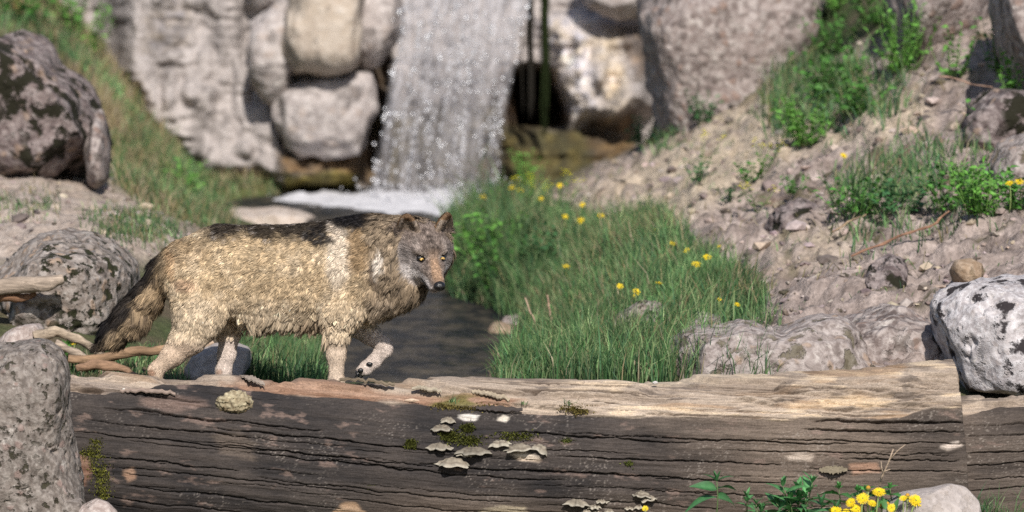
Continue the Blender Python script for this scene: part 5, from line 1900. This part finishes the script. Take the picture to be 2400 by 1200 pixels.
def weed(foot, h, spread, nst, nleaf, L, col, label, seed, name='weed', group=None, mat=None, broad=.34, upright=.5):
    """leafy plant: bent stems carrying leaves; parts: stem and foliage"""
    r = np.random.default_rng(seed)
    root = bpy.data.objects.new(name, None)
    COL.objects.link(root)
    root.location = foot
    tag(root, label, 'plant', group)
    st, fo = MB(), MB()
    for k in range(nst):
        a = r.uniform(0, 6.28)
        rad = spread * math.sqrt(r.random())
        top = np.array([math.cos(a) * rad, math.sin(a) * rad * .8, h * r.uniform(.55, 1.05)])
        b0 = np.array([math.cos(a) * rad * .35, math.sin(a) * rad * .35, 0])
        m = (b0 + top) / 2 + r.normal(size=3) * h * .05
        t = np.linspace(0, 1, 5)[:, None]
        pts = (1 - t) ** 2 * b0 + 2 * t * (1 - t) * m + t ** 2 * top
        st.tube(pts, np.linspace(.0022, .0009, 5), 5, np.array(col) * .9 + np.array([.03, .01, .01]))
        for j in range(nleaf):
            s = (j + .6) / nleaf
            p = (1 - s) ** 2 * b0 + 2 * s * (1 - s) * m + s ** 2 * top
            cj = np.array(col) * math.exp(r.normal() * .28)
            add_leaf(fo, p, r.uniform(0, 6.28), r.normal(upright, .35), L * r.uniform(.6, 1.2) * (1 - .35 * s), L * broad * r.uniform(.8, 1.2) * .6, cj, r.normal() * .4, n=4)
    st.build('stem', M_stem, root, np.zeros(3))
    fo.build('foliage', mat or M_leaf, root, np.zeros(3), smooth=False)
    return root


GR1, GR2, GR3 = (.055, .15, .03), (.09, .22, .04), (.04, .11, .04)
for k, (px, py, h, sp, ns, nl, L, c, lb) in enumerate([
        (1895, 345, .22, .16, 16, 8, .05, GR2, 'bright green bushy weed in the middle of the dirt slope'),
        (1940, 240, .20, .20, 18, 7, .06, GR1, 'dark green weed clump mixed with grass high on the slope'),
        (2010, 270, .20, .16, 14, 7, .055, GR1, 'green weed clump beneath the long grass tufts'),
        (2110, 175, .30, .18, 20, 8, .05, GR2, 'bright leafy bush beside the shaded boulder'),
        (2060, 60, .25, .22, 18, 8, .05, GR1, 'green shrubby weed near the top of the hillside'),
        (1960, 130, .22, .18, 14, 7, .05, GR1, 'loose weed growing above the grass tufts'),
        (1900, 80, .20, .16, 14, 7, .045, GR3, 'dark weed at the right edge of the conglomerate boulder'),
        (1965, 25, .2, .16, 12, 7, .045, GR2, 'small green weed at the upper end of the slope'),
        (2230, 190, .22, .14, 8, 7, .05, GR2, 'sparse leafy sprigs in front of the shaded boulder'),
        (2340, 170, .26, .14, 8, 7, .05, GR1, 'leafy shoots before the dark jutting boulder'),
        (2385, 250, .22, .12, 9, 7, .05, GR2, 'leafy sprig hanging over the dark rubble ledge'),
        (2330, 330, .16, .14, 10, 6, .05, GR1, 'green weed on the dark rubble ledge'),
        (2300, 510, .20, .15, 18, 8, .05, GR2, 'dense clover like weed at the end of the grassy ledge'),
        (2230, 500, .18, .16, 16, 7, .05, GR1, 'green weed clump in the grassy ledge'),
        (2110, 500, .14, .18, 14, 6, .05, GR3, 'low dark weed mat on the hillside ledge'),
        (2010, 510, .14, .2, 16, 6, .045, GR1, 'spreading green weed on the hillside above the rubble'),
        (2385, 500, .16, .12, 12, 7, .06, GR1, 'leafy rosette under the pair of dandelions'),
        (1640, 290, .16, .10, 8, 6, .045, GR3, 'small weed under the conglomerate boulder'),
        (1500, 345, .16, .12, 9, 7, .045, GR3, 'dark weed in the shade left of the conglomerate boulder'),
        (1515, 300, .2, .06, 6, 6, .045, GR3, 'thin dark shoot against the shaded rock wall'),
        (1640, 430, .10, .10, 7, 5, .04, GR3, 'little dark weed on the bare sandy slope'),
        (1760, 430, .10, .08, 6, 5, .04, GR1, 'little green weed on the slope beside the yellow mustard'),
        (1860, 460, .08, .08, 6, 5, .035, GR1, 'tiny weed on the rubble'),
        (1710, 480, .07, .08, 6, 5, .035, GR3, 'tiny dark weed among the slope stones'),
        (1135, 640, .30, .22, 20, 9, .06, GR2, 'tall nettle like weed right beside the wolf\'s muzzle'),
        (1180, 690, .26, .2, 18, 8, .055, GR1, 'dark leafy weed at the water\'s edge near the wolf\'s face'),
        (1140, 560, .28, .08, 6, 9, .045, GR2, 'slender green weed in front of the beige boulder'),
        (1280, 650, .24, .12, 10, 8, .05, GR3, 'grey green weed stems in the bank grass'),
        (1240, 455, .24, .14, 12, 7, .045, GR2, 'leafy weed beside the waterfall pool'),
        (170, 405, .16, .09, 12, 6, .07, (.05, .17, .03), 'bright green tuft at the foot of the dark pitted boulder'),
        (60, 60, .4, .3, 16, 8, .07, GR1, 'bushy weed at the top of the left slope'),
        (150, 70, .4, .26, 16, 8, .07, GR1, 'leafy bush on the left slope below the cliff'),
        (200, 130, .3, .2, 12, 7, .06, GR2, 'bright leafy weed behind the dark pitted boulder'),
        (215, 35, .35, .2, 12, 7, .07, GR3, 'dark shaded bush beside the cliff'),
        (420, 470, .2, .16, 12, 7, .05, GR2, 'bright weed at the pool\'s left shore'),
        (1480, 790, .10, .09, 8, 6, .04, GR1, 'small weed climbing on the mossy meadow rock'),
        (155, 840, .09, .04, 3, 4, .05, GR1, 'small round leaved weed beside the lone dandelion')]):
    f = hit(px, py)
    weed(f, h * 1.15, sp * 1.15, int(ns * 1.5), nl + 1, L * 1.1, np.array(c) * 1.25, lb, 500 + k, group=None)


# ------------------------------------------------------------------ yellow flowers of the meadow
def flower_head(mb, c, r, nrm, npet, rr, cols=((.80, .58, .02), (.85, .66, .03)), layers=3):
    R = np.array(Vector(nrm).to_track_quat('Z', 'Y').to_matrix())
    for ly in range(layers):
        n = npet - ly * (npet // 5)
        rad = r * (1 - .27 * ly)
        lift = .10 + .28 * ly
        for k in range(n):
            a = 2 * math.pi * (k + rr.random() * .7) / n
            l = rad * rr.uniform(.85, 1.08)
            w = max(r * .085, l * 1.9 / n * math.pi * .55)
            d = np.array([math.cos(a), math.sin(a), 0])
            s = np.array([-math.sin(a), math.cos(a), 0])
            z = np.array([0, 0, 1])
            h = lift + rr.normal() * .05
            pts = [d * l * .12 + z * r * .06 * ly, d * l * .6 + s * w * .5 + z * l * h * .8, d * l * .98 + s * w * .42 + z * l * h * .9, d * l * .98 - s * w * .42 + z * l * h * .9, d * l * .6 - s * w * .5 + z * l * h * .8]
            cc = lerp(np.array(cols[0]), np.array(cols[1]), rr.random())
            mb.add(np.array(pts) @ R.T + c, [[1, 2, 3, 4]], [[0, 1, 4]], cc)
    # calyx
    return R


def dandelion(px, py, rpx, stem_h, label, seed, d=None, group='dandelions in the meadow', foot=None, npet=22, nrm=None, stem=True):
    r = np.random.default_rng(seed)
    if foot is None:
        foot = hit(px, py, stem_h)
    dd = d_of(foot[1])
    headp = P(px, py, dd)
    rad = rpx / scale_at(dd)
    root = bpy.data.objects.new('dandelion', None)
    COL.objects.link(root)
    root.location = foot
    tag(root, label, 'flower', group)
    top = headp - foot
    m = MB()
    t = np.linspace(0, 1, 6)[:, None]
    bend = np.array([r.normal() * .12 * top[2], r.normal() * .05, top[2] * .5])
    pts = 2 * t * (1 - t) * bend + t ** 2 * top
    m.tube(pts, np.linspace(.0025, .0022, 6) * max(1, rad / .02), 6, (.20, .26, .09))
    m.build('stem', M_stem, root, np.zeros(3))
    m = MB()
    n_ = np.array([r.normal() * .25, -.55 + r.normal() * .2, .8]) if nrm is None else np.array(nrm, float)
    R = flower_head(m, top, rad, n_, npet, r)
    m.build('flower_head', M_petal, root, np.zeros(3), smooth=False)
    m = MB()
    sv1, sf1 = ico(2)
    q = sv1 * np.array([.34, .34, .42]) * rad
    q[:, 2] -= rad * .22
    m.add(q @ R.T + top, None, sf1, (.08, .15, .035))
    m.build('calyx', M_stem, root, np.zeros(3))
    return root


MDW = 'yellow dandelion standing in the green meadow grass'
SLP = 'yellow dandelion at the foot of the bare slope where the meadow ends'
POOL = 'yellow dandelion of the loose group of four on the meadow brow toward the pool'
for k, (px, py, r, h, lb) in enumerate([
        (1327, 625, 10, .14, 'lone yellow dandelion in the bank grass near the wolf\'s muzzle'), (1453, 671, 9, .12, MDW), (1492, 684, 10, .12, 'yellow dandelion with a smaller one touching it in the meadow'), (1487, 694, 6, .1, 'small yellow dandelion touching a bigger one in the meadow'), (1544, 664, 10, .12, MDW),
        (1632, 620, 12, .12, 'lower and fuller of two close dandelions at the foot of the slope'), (1657, 603, 11, .12, 'upper of two close dandelions at the foot of the slope'),
        (1576, 571, 8, .1, SLP), (1610, 587, 8, .1, SLP), (1538, 541, 6, .1, SLP), (1361, 517, 10, .14, POOL), (1325, 508, 8, .14, POOL), (1408, 506, 9, .14, POOL), (1365, 480, 8, .14, POOL),
        (1727, 714, 9, .1, 'yellow dandelion at the right edge of the meadow by the slab rock'), (1686, 702, 6, .1, 'small yellow dandelion near the right edge of the meadow'),
        (1977, 365, 9, .09, 'single yellow dandelion high on the dirt slope'),
        (2366, 430, 11, .14, 'smaller yellow dandelion of a pair among the hillside weeds'), (2389, 426, 12, .14, 'larger yellow dandelion of a pair among the hillside weeds'),
        (1133, 463, 8, .16, 'yellow dandelion beside the white water of the pool'), (1312, 435, 8, .12, 'yellow dandelion on the mound beside the pool'), (1268, 466, 7, .12, 'yellow dandelion at the brow of the pool bank'), (1218, 447, 9, .14, 'yellow dandelion at the pool below the mustard plant'), (1200, 440, 7, .16, 'small yellow dandelion at the pool left of the mustard plant'),
        (1685, 578, 6, .07, 'pale yellow bud on the lower dirt slope'),
        (176, 803, 11, .07, 'lone yellow dandelion behind the foreground boulder')]):
    dandelion(px, py, r, h, lb, 700 + k, group='dandelions in the meadow')


def mustard(px, py, h, label, seed, n=5):
    f = hit(px, py, h)
    r = np.random.default_rng(seed)
    root = bpy.data.objects.new('mustard_plant', None)
    COL.objects.link(root)
    root.location = f
    tag(root, label, 'plant', 'mustard plants')
    st, fl, fo = MB(), MB(), MB()
    for k in range(n):
        top = np.array([r.normal() * .05, r.normal() * .04, h * r.uniform(.75, 1.05)])
        st.tube(np.array([[0, 0, 0], top * .5 + r.normal(size=3) * .01, top]), [.002, .0016, .001], 5, (.12, .2, .05))
        for j in range(9):
            p = top + r.normal(size=3) * np.array([.012, .012, .010])
            for a in range(4):
                add_leaf(fl, p, a * 1.57 + r.random(), .5, .010, .005, (.72, .68, .03), 0, n=3)
        for j in range(4):
            add_leaf(fo, top * r.uniform(.1, .7), r.uniform(0, 6.28), .5, .05, .010, GR2, 0, n=4)
    st.build('stem', M_stem, root, np.zeros(3))
    fl.build('blossom', M_petal, root, np.zeros(3), smooth=False)
    fo.build('foliage', M_leaf, root, np.zeros(3), smooth=False)


mustard(1240, 418, .24, 'tall yellow flowering mustard beside the waterfall pool', 1, 7)
mustard(1322, 400, .22, 'yellow green mustard against the mossy wall', 2, 4)
mustard(1643, 320, .2, 'yellow mustard sprig below the conglomerate boulder', 3, 3)
mustard(1785, 355, .16, 'yellow green mustard sprig on the middle of the slope', 4, 4)
mustard(1774, 430, .14, 'short yellow mustard sprig above the rubble rock', 5, 3)

# ------------------------------------------------------------------ dead wood behind the log
M_wood = attr_mat('dead_wood', .85, .2, 14, .45, .6, .006, stretch=(1, 8, 8))


def branch(pts, rad, d, label, c1=(.42, .32, .23), seed=0, name='dead_branch'):
    r = np.random.default_rng(seed)
    pts = np.array(pts, float)
    t = np.linspace(0, 1, len(pts))
    tt = np.linspace(0, 1, 40)
    px, py = np.interp(tt, t, pts[:, 0]), np.interp(tt, t, pts[:, 1])
    rr_ = np.interp(tt, np.linspace(0, 1, len(rad)), rad) / scale_at(d)
    w = P(px, py, d)
    w = w + np.stack([0 * tt, .02 * fbm(np.stack([tt * 3, tt * 0 + seed, tt * 0], -1), 2, seed), .008 * fbm(np.stack([tt * 5, tt * 0 + seed, tt * 0], -1), 2, seed + 1)], -1)
    m = MB()
    cc = np.array(c1) * (1 + .3 * fbm(np.stack([tt * 9, tt * 0 + seed, tt * 0], -1), 3, seed + 2))[:, None]
    m.tube(w, rr_ * (1 + .18 * fbm(np.stack([tt * 8, tt * 0, tt * 0 + seed], -1), 3, seed)), 14, cc)
    v, f, c = m.arrays()
    v = v + .006 * fbm(v * np.array([14, 60, 60]), 3, seed)[:, None] * np.array([0, 1, 1])
    v, base = at_base(v)
    o = obj(name, mesh_np(name, v, f, c), M_wood, None, base)
    return tag(o, label, 'branch', 'dead branches behind the log')


branch([(-60, 678), (40, 668), (110, 664), (148, 655)], [22, 20, 18, 10], 29.1, 'thick pale dead branch lying against the mossy boulder', (.31, .25, .20), 1)
branch([(-60, 700), (40, 697), (85, 690)], [10, 10, 5], 29.15, 'thin orange brown branch under the thick pale one', (.20, .11, .065), 2)
branch([(80, 792), (130, 775), (180, 795), (250, 838)], [12, 13, 11, 8], 28.5, 'bent pale driftwood branch below the wolf\'s tail', (.33, .265, .20), 3)
branch([(130, 800), (200, 840), (240, 872)], [8, 9, 6], 28.45, 'shorter grey branch crossing the bent driftwood', (.36, .29, .23), 4)
branch([(160, 838), (240, 843), (330, 822), (400, 815)], [10, 12, 11, 8], 28.4, 'long rusty brown branch behind the log near the hind leg', (.24, .155, .095), 5)
branch([(180, 866), (220, 852), (290, 862), (320, 880)], [9, 12, 10, 5], 28.2, 'curved reddish branch close behind the log', (.25, .155, .10), 6)
branch([(400, 842), (450, 830), (500, 800)], [7, 8, 7], 28.8, 'pale branch behind the wolf\'s hind leg', (.46, .34, .25), 7)
branch([(545, 836), (575, 824), (590, 828)], [10, 9, 4], 28.7, 'short mossy branch stub beside the smooth grey boulder', (.22, .18, .12), 8)
branch([(200, 260), (215, 190), (225, 120)], [2, 2, 1], 41.5, 'thin bare sapling on the left bank', (.16, .12, .09), 9, 'sapling')
branch([(1230, 700), (1250, 745), (1268, 800), (1280, 840)], [2, 2.5, 3, 3], 31.5, 'thin dry stem leaning in the bank grass', (.38, .27, .2), 10, 'dry_stem')
branch([(1283, 690), (1290, 740), (1302, 790)], [2, 2.5, 3], 31.6, 'upright dry reddish stem in the bank grass', (.36, .24, .18), 11, 'dry_stem')
branch([(1995, 600), (2100, 560), (2180, 530), (2225, 495)], [2.5, 3, 3, 2], 30.4, 'long reddish dead twig trailing down the hillside', (.24, .135, .09), 12, 'dead_twig')
branch([(1950, 545), (1990, 520), (2030, 500)], [2, 2, 1.5], 31.2, 'short tan dead twig below the weed mat', (.36, .26, .17), 13, 'dead_twig')
branch([(2200, 175), (2270, 195), (2340, 210)], [2, 2, 1], 33.6, 'bare twig in front of the shaded boulder', (.26, .17, .13), 14, 'dead_twig')
branch([(38, -60), (42, 30), (30, 90)], [9, 10, 12], 43.4, 'mossy tan trunk of a small tree on the left slope', (.30, .22, .09), 15, 'tree_trunk')

# algae strand hanging beside the waterfall
mb = MB()
r_ = np.random.default_rng(4)
for k in range(26):
    x0 = 1277 + r_.normal() * 3.5
    p0, p1 = r_.uniform(-80, 40), r_.uniform(120, 330)
    ys = np.linspace(p0, p1, 14)
    xs = x0 + 2 * np.sin(ys / 40 + k) + (ys - 0) * -.004
    mb.tube(P(xs, ys, 45.2 + r_.normal() * .05), np.linspace(.008, .003, 14) * r_.uniform(.5, 1.1), 5, (.016, .024, .008))
o = mb.build('hanging_moss', M_moss)
tag(o, 'long dark green moss strand hanging down beside the waterfall', 'moss')
mb = MB()
for k in range(14):
    x0 = 1240 + r_.normal() * 6
    ys = np.linspace(r_.uniform(-80, 20), r_.uniform(150, 290), 12)
    mb.tube(P(x0 + 2 * np.sin(ys / 50 + k), ys, 45.3 + r_.normal() * .05), np.linspace(.010, .004, 12) * r_.uniform(.5, 1.1), 5, (.02, .018, .015))
o = mb.build('hanging_moss', M_moss)
tag(o, 'dark wet root strand hanging at the right edge of the waterfall', 'moss')

# ================================================================== foreground plants at the foot of the log
GD = 26.0


def lance_plant(px0, py0, tops, label, seed, L=.07, wd=.011, col=(.055, .165, .055), d=GD, pairs=4, serr=0.0, elv=.55):
    """upright herb: each stem carries opposite pairs of lance leaves and a leafy tip"""
    r = np.random.default_rng(seed)
    foot = P(px0, py0, d)
    root = bpy.data.objects.new('herb', None)
    COL.objects.link(root)
    root.location = foot
    tag(root, label, 'plant')
    st = MB()
    for (tx, ty) in tops:
        top = P(tx, ty, d - .05 + r.normal() * .03) - foot
        b0 = np.array([(tx - px0) * .3 / scale_at(d), 0, 0])
        t = np.linspace(0, 1, 6)[:, None]
        pts = b0 * (1 - t) + top * t + np.sin(t * 3.14) * np.array([.004, -.006, 0])
        st.tube(pts, np.linspace(.0032, .0018, 6), 6, (.10, .15, .06))
        for j in range(pairs):
            s = 1 - j * .22
            if s < .12:
                continue
            p = b0 * (1 - s) + top * s
            a0 = r.uniform(0, 3.14)
            for a in (a0, a0 + math.pi):
                ll = L * (.55 + .45 * min(1, j / 1.5)) * r.uniform(.85, 1.15)
                m = MB()
                v, q = leaf_pts(ll * 1.4, 1.7 * wd * (.6 + .4 * min(1, j)) * r.uniform(.85, 1.15), .35, .25 + .15 * j, 9, serr)
                el = elv + .45 - .28 * j + r.normal() * .12
                v = v @ rot('X', r.normal() * .3).T @ rot('Y', -el).T @ rot('Z', a + r.normal() * .3).T
                n9 = 9
                cl = np.tile(np.array(col) * math.exp(r.normal() * .18), (len(v), 1))
                cl[n9:2 * n9] = cl[n9:2 * n9] * 1.7 + .02
                m.add(v + p, q, None, np.clip(cl, 0, 1))
                m.build('leaf', M_leaf, root, np.zeros(3))
        for a in np.arange(4) * 1.57 + r.random():
            m = MB()
            v, q = leaf_pts(L * .5, wd * .5, .4, .05, 7)
            v = v @ rot('Y', -1.2).T @ rot('Z', a).T
            m.add(v + top, q, None, np.array(col) * 1.35)
            m.build('leaf', M_leaf, root, np.zeros(3))
    st.build('stem', M_stem, root, np.zeros(3))
    return root


lance_plant(1678, 1215, [(1680, 1128)], 'tall dark herb with long drooping leaves standing alone before the log', 1, .085, .014, (.035, .12, .04), pairs=3, elv=.1)
lance_plant(1745, 1215, [(1750, 1165)], 'small slender herb right of the tall drooping one', 2, .05, .007, pairs=3)
lance_plant(1772, 1225, [(1772, 1182), (1785, 1192)], 'low slender herb between the tall herb and the thick clump', 3, .05, .007, pairs=3)
lance_plant(1860, 1230, [(1835, 1140), (1872, 1146), (1904, 1132), (1850, 1170), (1888, 1168), (1820, 1180)], 'thick clump of upright lance leaved herb', 4, .07, .011, pairs=4)
lance_plant(1930, 1230, [(1925, 1185), (1960, 1200)], 'broad leaves of a herb spreading under the dandelions', 5, .10, .015, (.04, .12, .045), d=25.85, pairs=2, elv=-.2)
lance_plant(1968, 1215, [(1966, 1145)], 'nettle with toothed leaves against the log', 6, .06, .016, (.05, .16, .04), pairs=3, serr=.12, elv=.0)
lance_plant(2035, 1215, [(2030, 1150), (2010, 1150)], 'small nettle between the first nettle and the forked twig', 7, .05, .014, (.05, .17, .04), pairs=2, serr=.12, elv=.1)
lance_plant(2088, 1215, [(2086, 1145)], 'nettle growing just right of the forked twig', 8, .05, .014, (.05, .17, .04), pairs=3, serr=.12, elv=.0)

FG = 'dandelions before the log'
for k, (px, py, r, fx, nrm, lb) in enumerate([
        (2060, 1154, 17, 2050, (0, -.5, .8), 'topmost open dandelion of the foreground bunch'),
        (2022, 1169, 16, 2024, (-.1, -.75, .6), 'full dandelion left of the topmost one in the foreground bunch'),
        (1994, 1178, 13, 2000, (-.4, -.7, .5), 'small dandelion at the left shoulder of the foreground bunch'),
        (2044, 1180, 12, 2040, (.2, -.5, .7), 'half hidden dandelion in the middle of the foreground bunch'),
        (2006, 1193, 15, 2006, (0, -.6, .7), 'low dandelion at the centre bottom of the foreground bunch'),
        (1957, 1199, 17, 1960, (-.2, -.6, .7), 'dandelion at the bottom left of the foreground bunch'),
        (1984, 1200, 11, 1984, (0, -.6, .7), 'tiny dandelion between the two lowest of the foreground bunch'),
        (2146, 1174, 19, 2125, (.25, -.65, .7), 'large dandelion standing apart in front of the buff boulder'),
        (2117, 1168, 10, 2108, (-.2, -.6, .8), 'small dandelion beside a closed bud in front of the buff boulder'),
        (2090, 1191, 12, 2088, (.1, -.8, .4), 'dandelion low between the bunch and the large one'),
        (1512, 1192, 8, 1512, (0, -.8, .5), 'single small buttercup at the foot of the log by the bracket fungi')]):
    dandelion(px, py, r, .1, lb, 900 + k, group=FG if k < 10 else None, foot=P(fx, 1262, 25.75 if k < 10 else 26.25), npet=46, nrm=nrm)
for k, (px, py, lb) in enumerate([(2035, 1145, 'closed dandelion bud above the foreground bunch'), (2067, 1186, 'orange dandelion bud in the middle of the foreground bunch'), (2080, 1183, 'orange dandelion bud beside another in the foreground bunch'), (2127, 1163, 'brown dandelion bud next to the small flower before the boulder')]):
    foot = P(px - 4, 1262, 25.78)
    root = bpy.data.objects.new('dandelion_bud', None)
    COL.objects.link(root)
    root.location = foot
    tag(root, lb, 'flower bud', 'dandelion buds before the log')
    top = P(px, py, 25.78) - foot
    m = MB()
    m.tube(np.linspace(0, 1, 5)[:, None] * top, .0026, 6, (.22, .28, .11))
    m.build('stem', M_stem, root, np.zeros(3))
    m = MB()
    q = ico(3)[0] * np.array([.0085, .0085, .011])
    cc = lerp(np.array([.15, .2, .05]), np.array([.62, .33, .04]), sstep(-.2, .5, ico(3)[0][:, 2])[:, None])
    m.add(q + top, None, ico(3)[1], cc)
    m.build('bud', M_petal, root, np.zeros(3))
# dandelion leaf blades
r_ = np.random.default_rng(66)
for k, (px, py, az) in enumerate([(2040, 1195, 1.2), (2075, 1170, 1.9), (2095, 1175, 1.0), (2010, 1205, 2.4), (1990, 1205, .4)]):
    m = MB()
    add_leaf(m, P(px, py + 25, 25.74), az, 1.1, .06, .012, (.06, .17, .05), 0, n=8, curl=.2)
    tag(m.build('dandelion_leaf', M_leaf), 'upright dandelion leaf between the foreground flowers', 'leaf', 'dandelion leaves before the log')

# grass tuft at the right foot of the log, sprouts on top of it


def tuft(foot, n, h0, h1, lean, label, seed, spread=.03, wid=.0022, dark=1.0, name='grass_tuft'):
    r = np.random.default_rng(seed)
    b = foot + r.normal(size=(n, 3)) * np.array([spread, spread * .5, 0])
    c = GREENS[r.integers(0, 5, n)] * np.exp(r.normal(0, .25, n))[:, None] * dark
    v, q, t, cc = blades(b, r.uniform(h0, h1, n), wid * r.uniform(.6, 1.3, n), r.normal(0, lean, (n, 2)) + np.array([.15, 0]), c, r)
    v = v - foot
    o = obj(name, mesh_np(name, v, [q, t], np.clip(cc, 0, 1), False), M_grass, None, foot)
    o['kind'] = 'stuff'
    return tag(o, label, 'grass')


tuft(P(2310, 1225, 26.2), 70, .06, .17, .45, 'long thin grass tuft right of the buff boulder', 1, .05)
tuft(P(2380, 1235, 26.2), 50, .05, .12, .5, 'short grass at the foot of the lower log', 2, .05)
p, _ = on_log(1060, 946)
tuft(p, 16, .02, .05, .35, 'tiny grass sprout growing on top of the log', 3, .006, .0016, 1.3)
p, _ = on_log(1225, 948)
tuft(p, 9, .01, .025, .5, 'tiny green sprout right of the tan bark flake', 4, .006, .0016, 1.2)
p, _ = on_log(1338, 950)
tuft(p, 14, .015, .035, .7, 'low dry grass sprout on the log before the pale wood', 5, .012, .0014, 1.0)

# forked twig
root = bpy.data.objects.new('twig', None)
COL.objects.link(root)
tb = P(2050, 1200, 26.1)
root.location = tb
tag(root, 'pale forked twig standing up in front of the log', 'twig')
m = MB()
m.tube(P(np.array([2050, 2066, 2082, 2094]), np.array([1200, 1120, 1085, 1052]), np.array([26.1, 26.05, 26.0, 26.0])) - tb, [.0045, .004, .0035, .0025], 7, (.36, .28, .21))
m.build('stem', M_wood, root, np.zeros(3))
for pts in ([(2086, 1077), (2104, 1056), (2122, 1042)], [(2070, 1110), (2066, 1095), (2065, 1081)], [(2072, 1106), (2080, 1102), (2087, 1100)]):
    m = MB()
    a = np.array(pts, float)
    m.tube(P(a[:, 0], a[:, 1], 26.0) - tb, [.003, .0024, .0012], 6, (.36, .28, .21))
    m.build('side_twig', M_wood, root, np.zeros(3))
# pale chips lying on the log
M_chip = attr_mat('wood_chip', .8, .2, 60, .15, .3, .002)
for k, (px, py, w, h, a, c, lb) in enumerate([(1536, 899, 14, 7, .9, (.50, .48, .47), 'white feather like chip on the pale top of the log'), (289, 915, 10, 6, .3, (.62, .60, .55), 'pale chip at the left end of the curled bark flake'), (965, 940, 36, 8, .1, (.55, .42, .32), 'tan wood chip lying on the reddish rotten wood')]):
    p, n_ = on_log(px, py, .005)
    q = sv3 * np.array([w / 2 * PXM, .004, h / 2 * PXM])
    q[:, 0] *= 1 - .5 * (sv3[:, 2] > 0) * sv3[:, 2]
    q = q + .0015 * fbm(sv3 * 3 + k, 2, k)[:, None]
    o = obj('wood_chip', mesh_np('wood_chip', q, sf3, np.tile(c, (len(q), 1))), M_chip, None, p)
    tag(o, lb, 'chip')
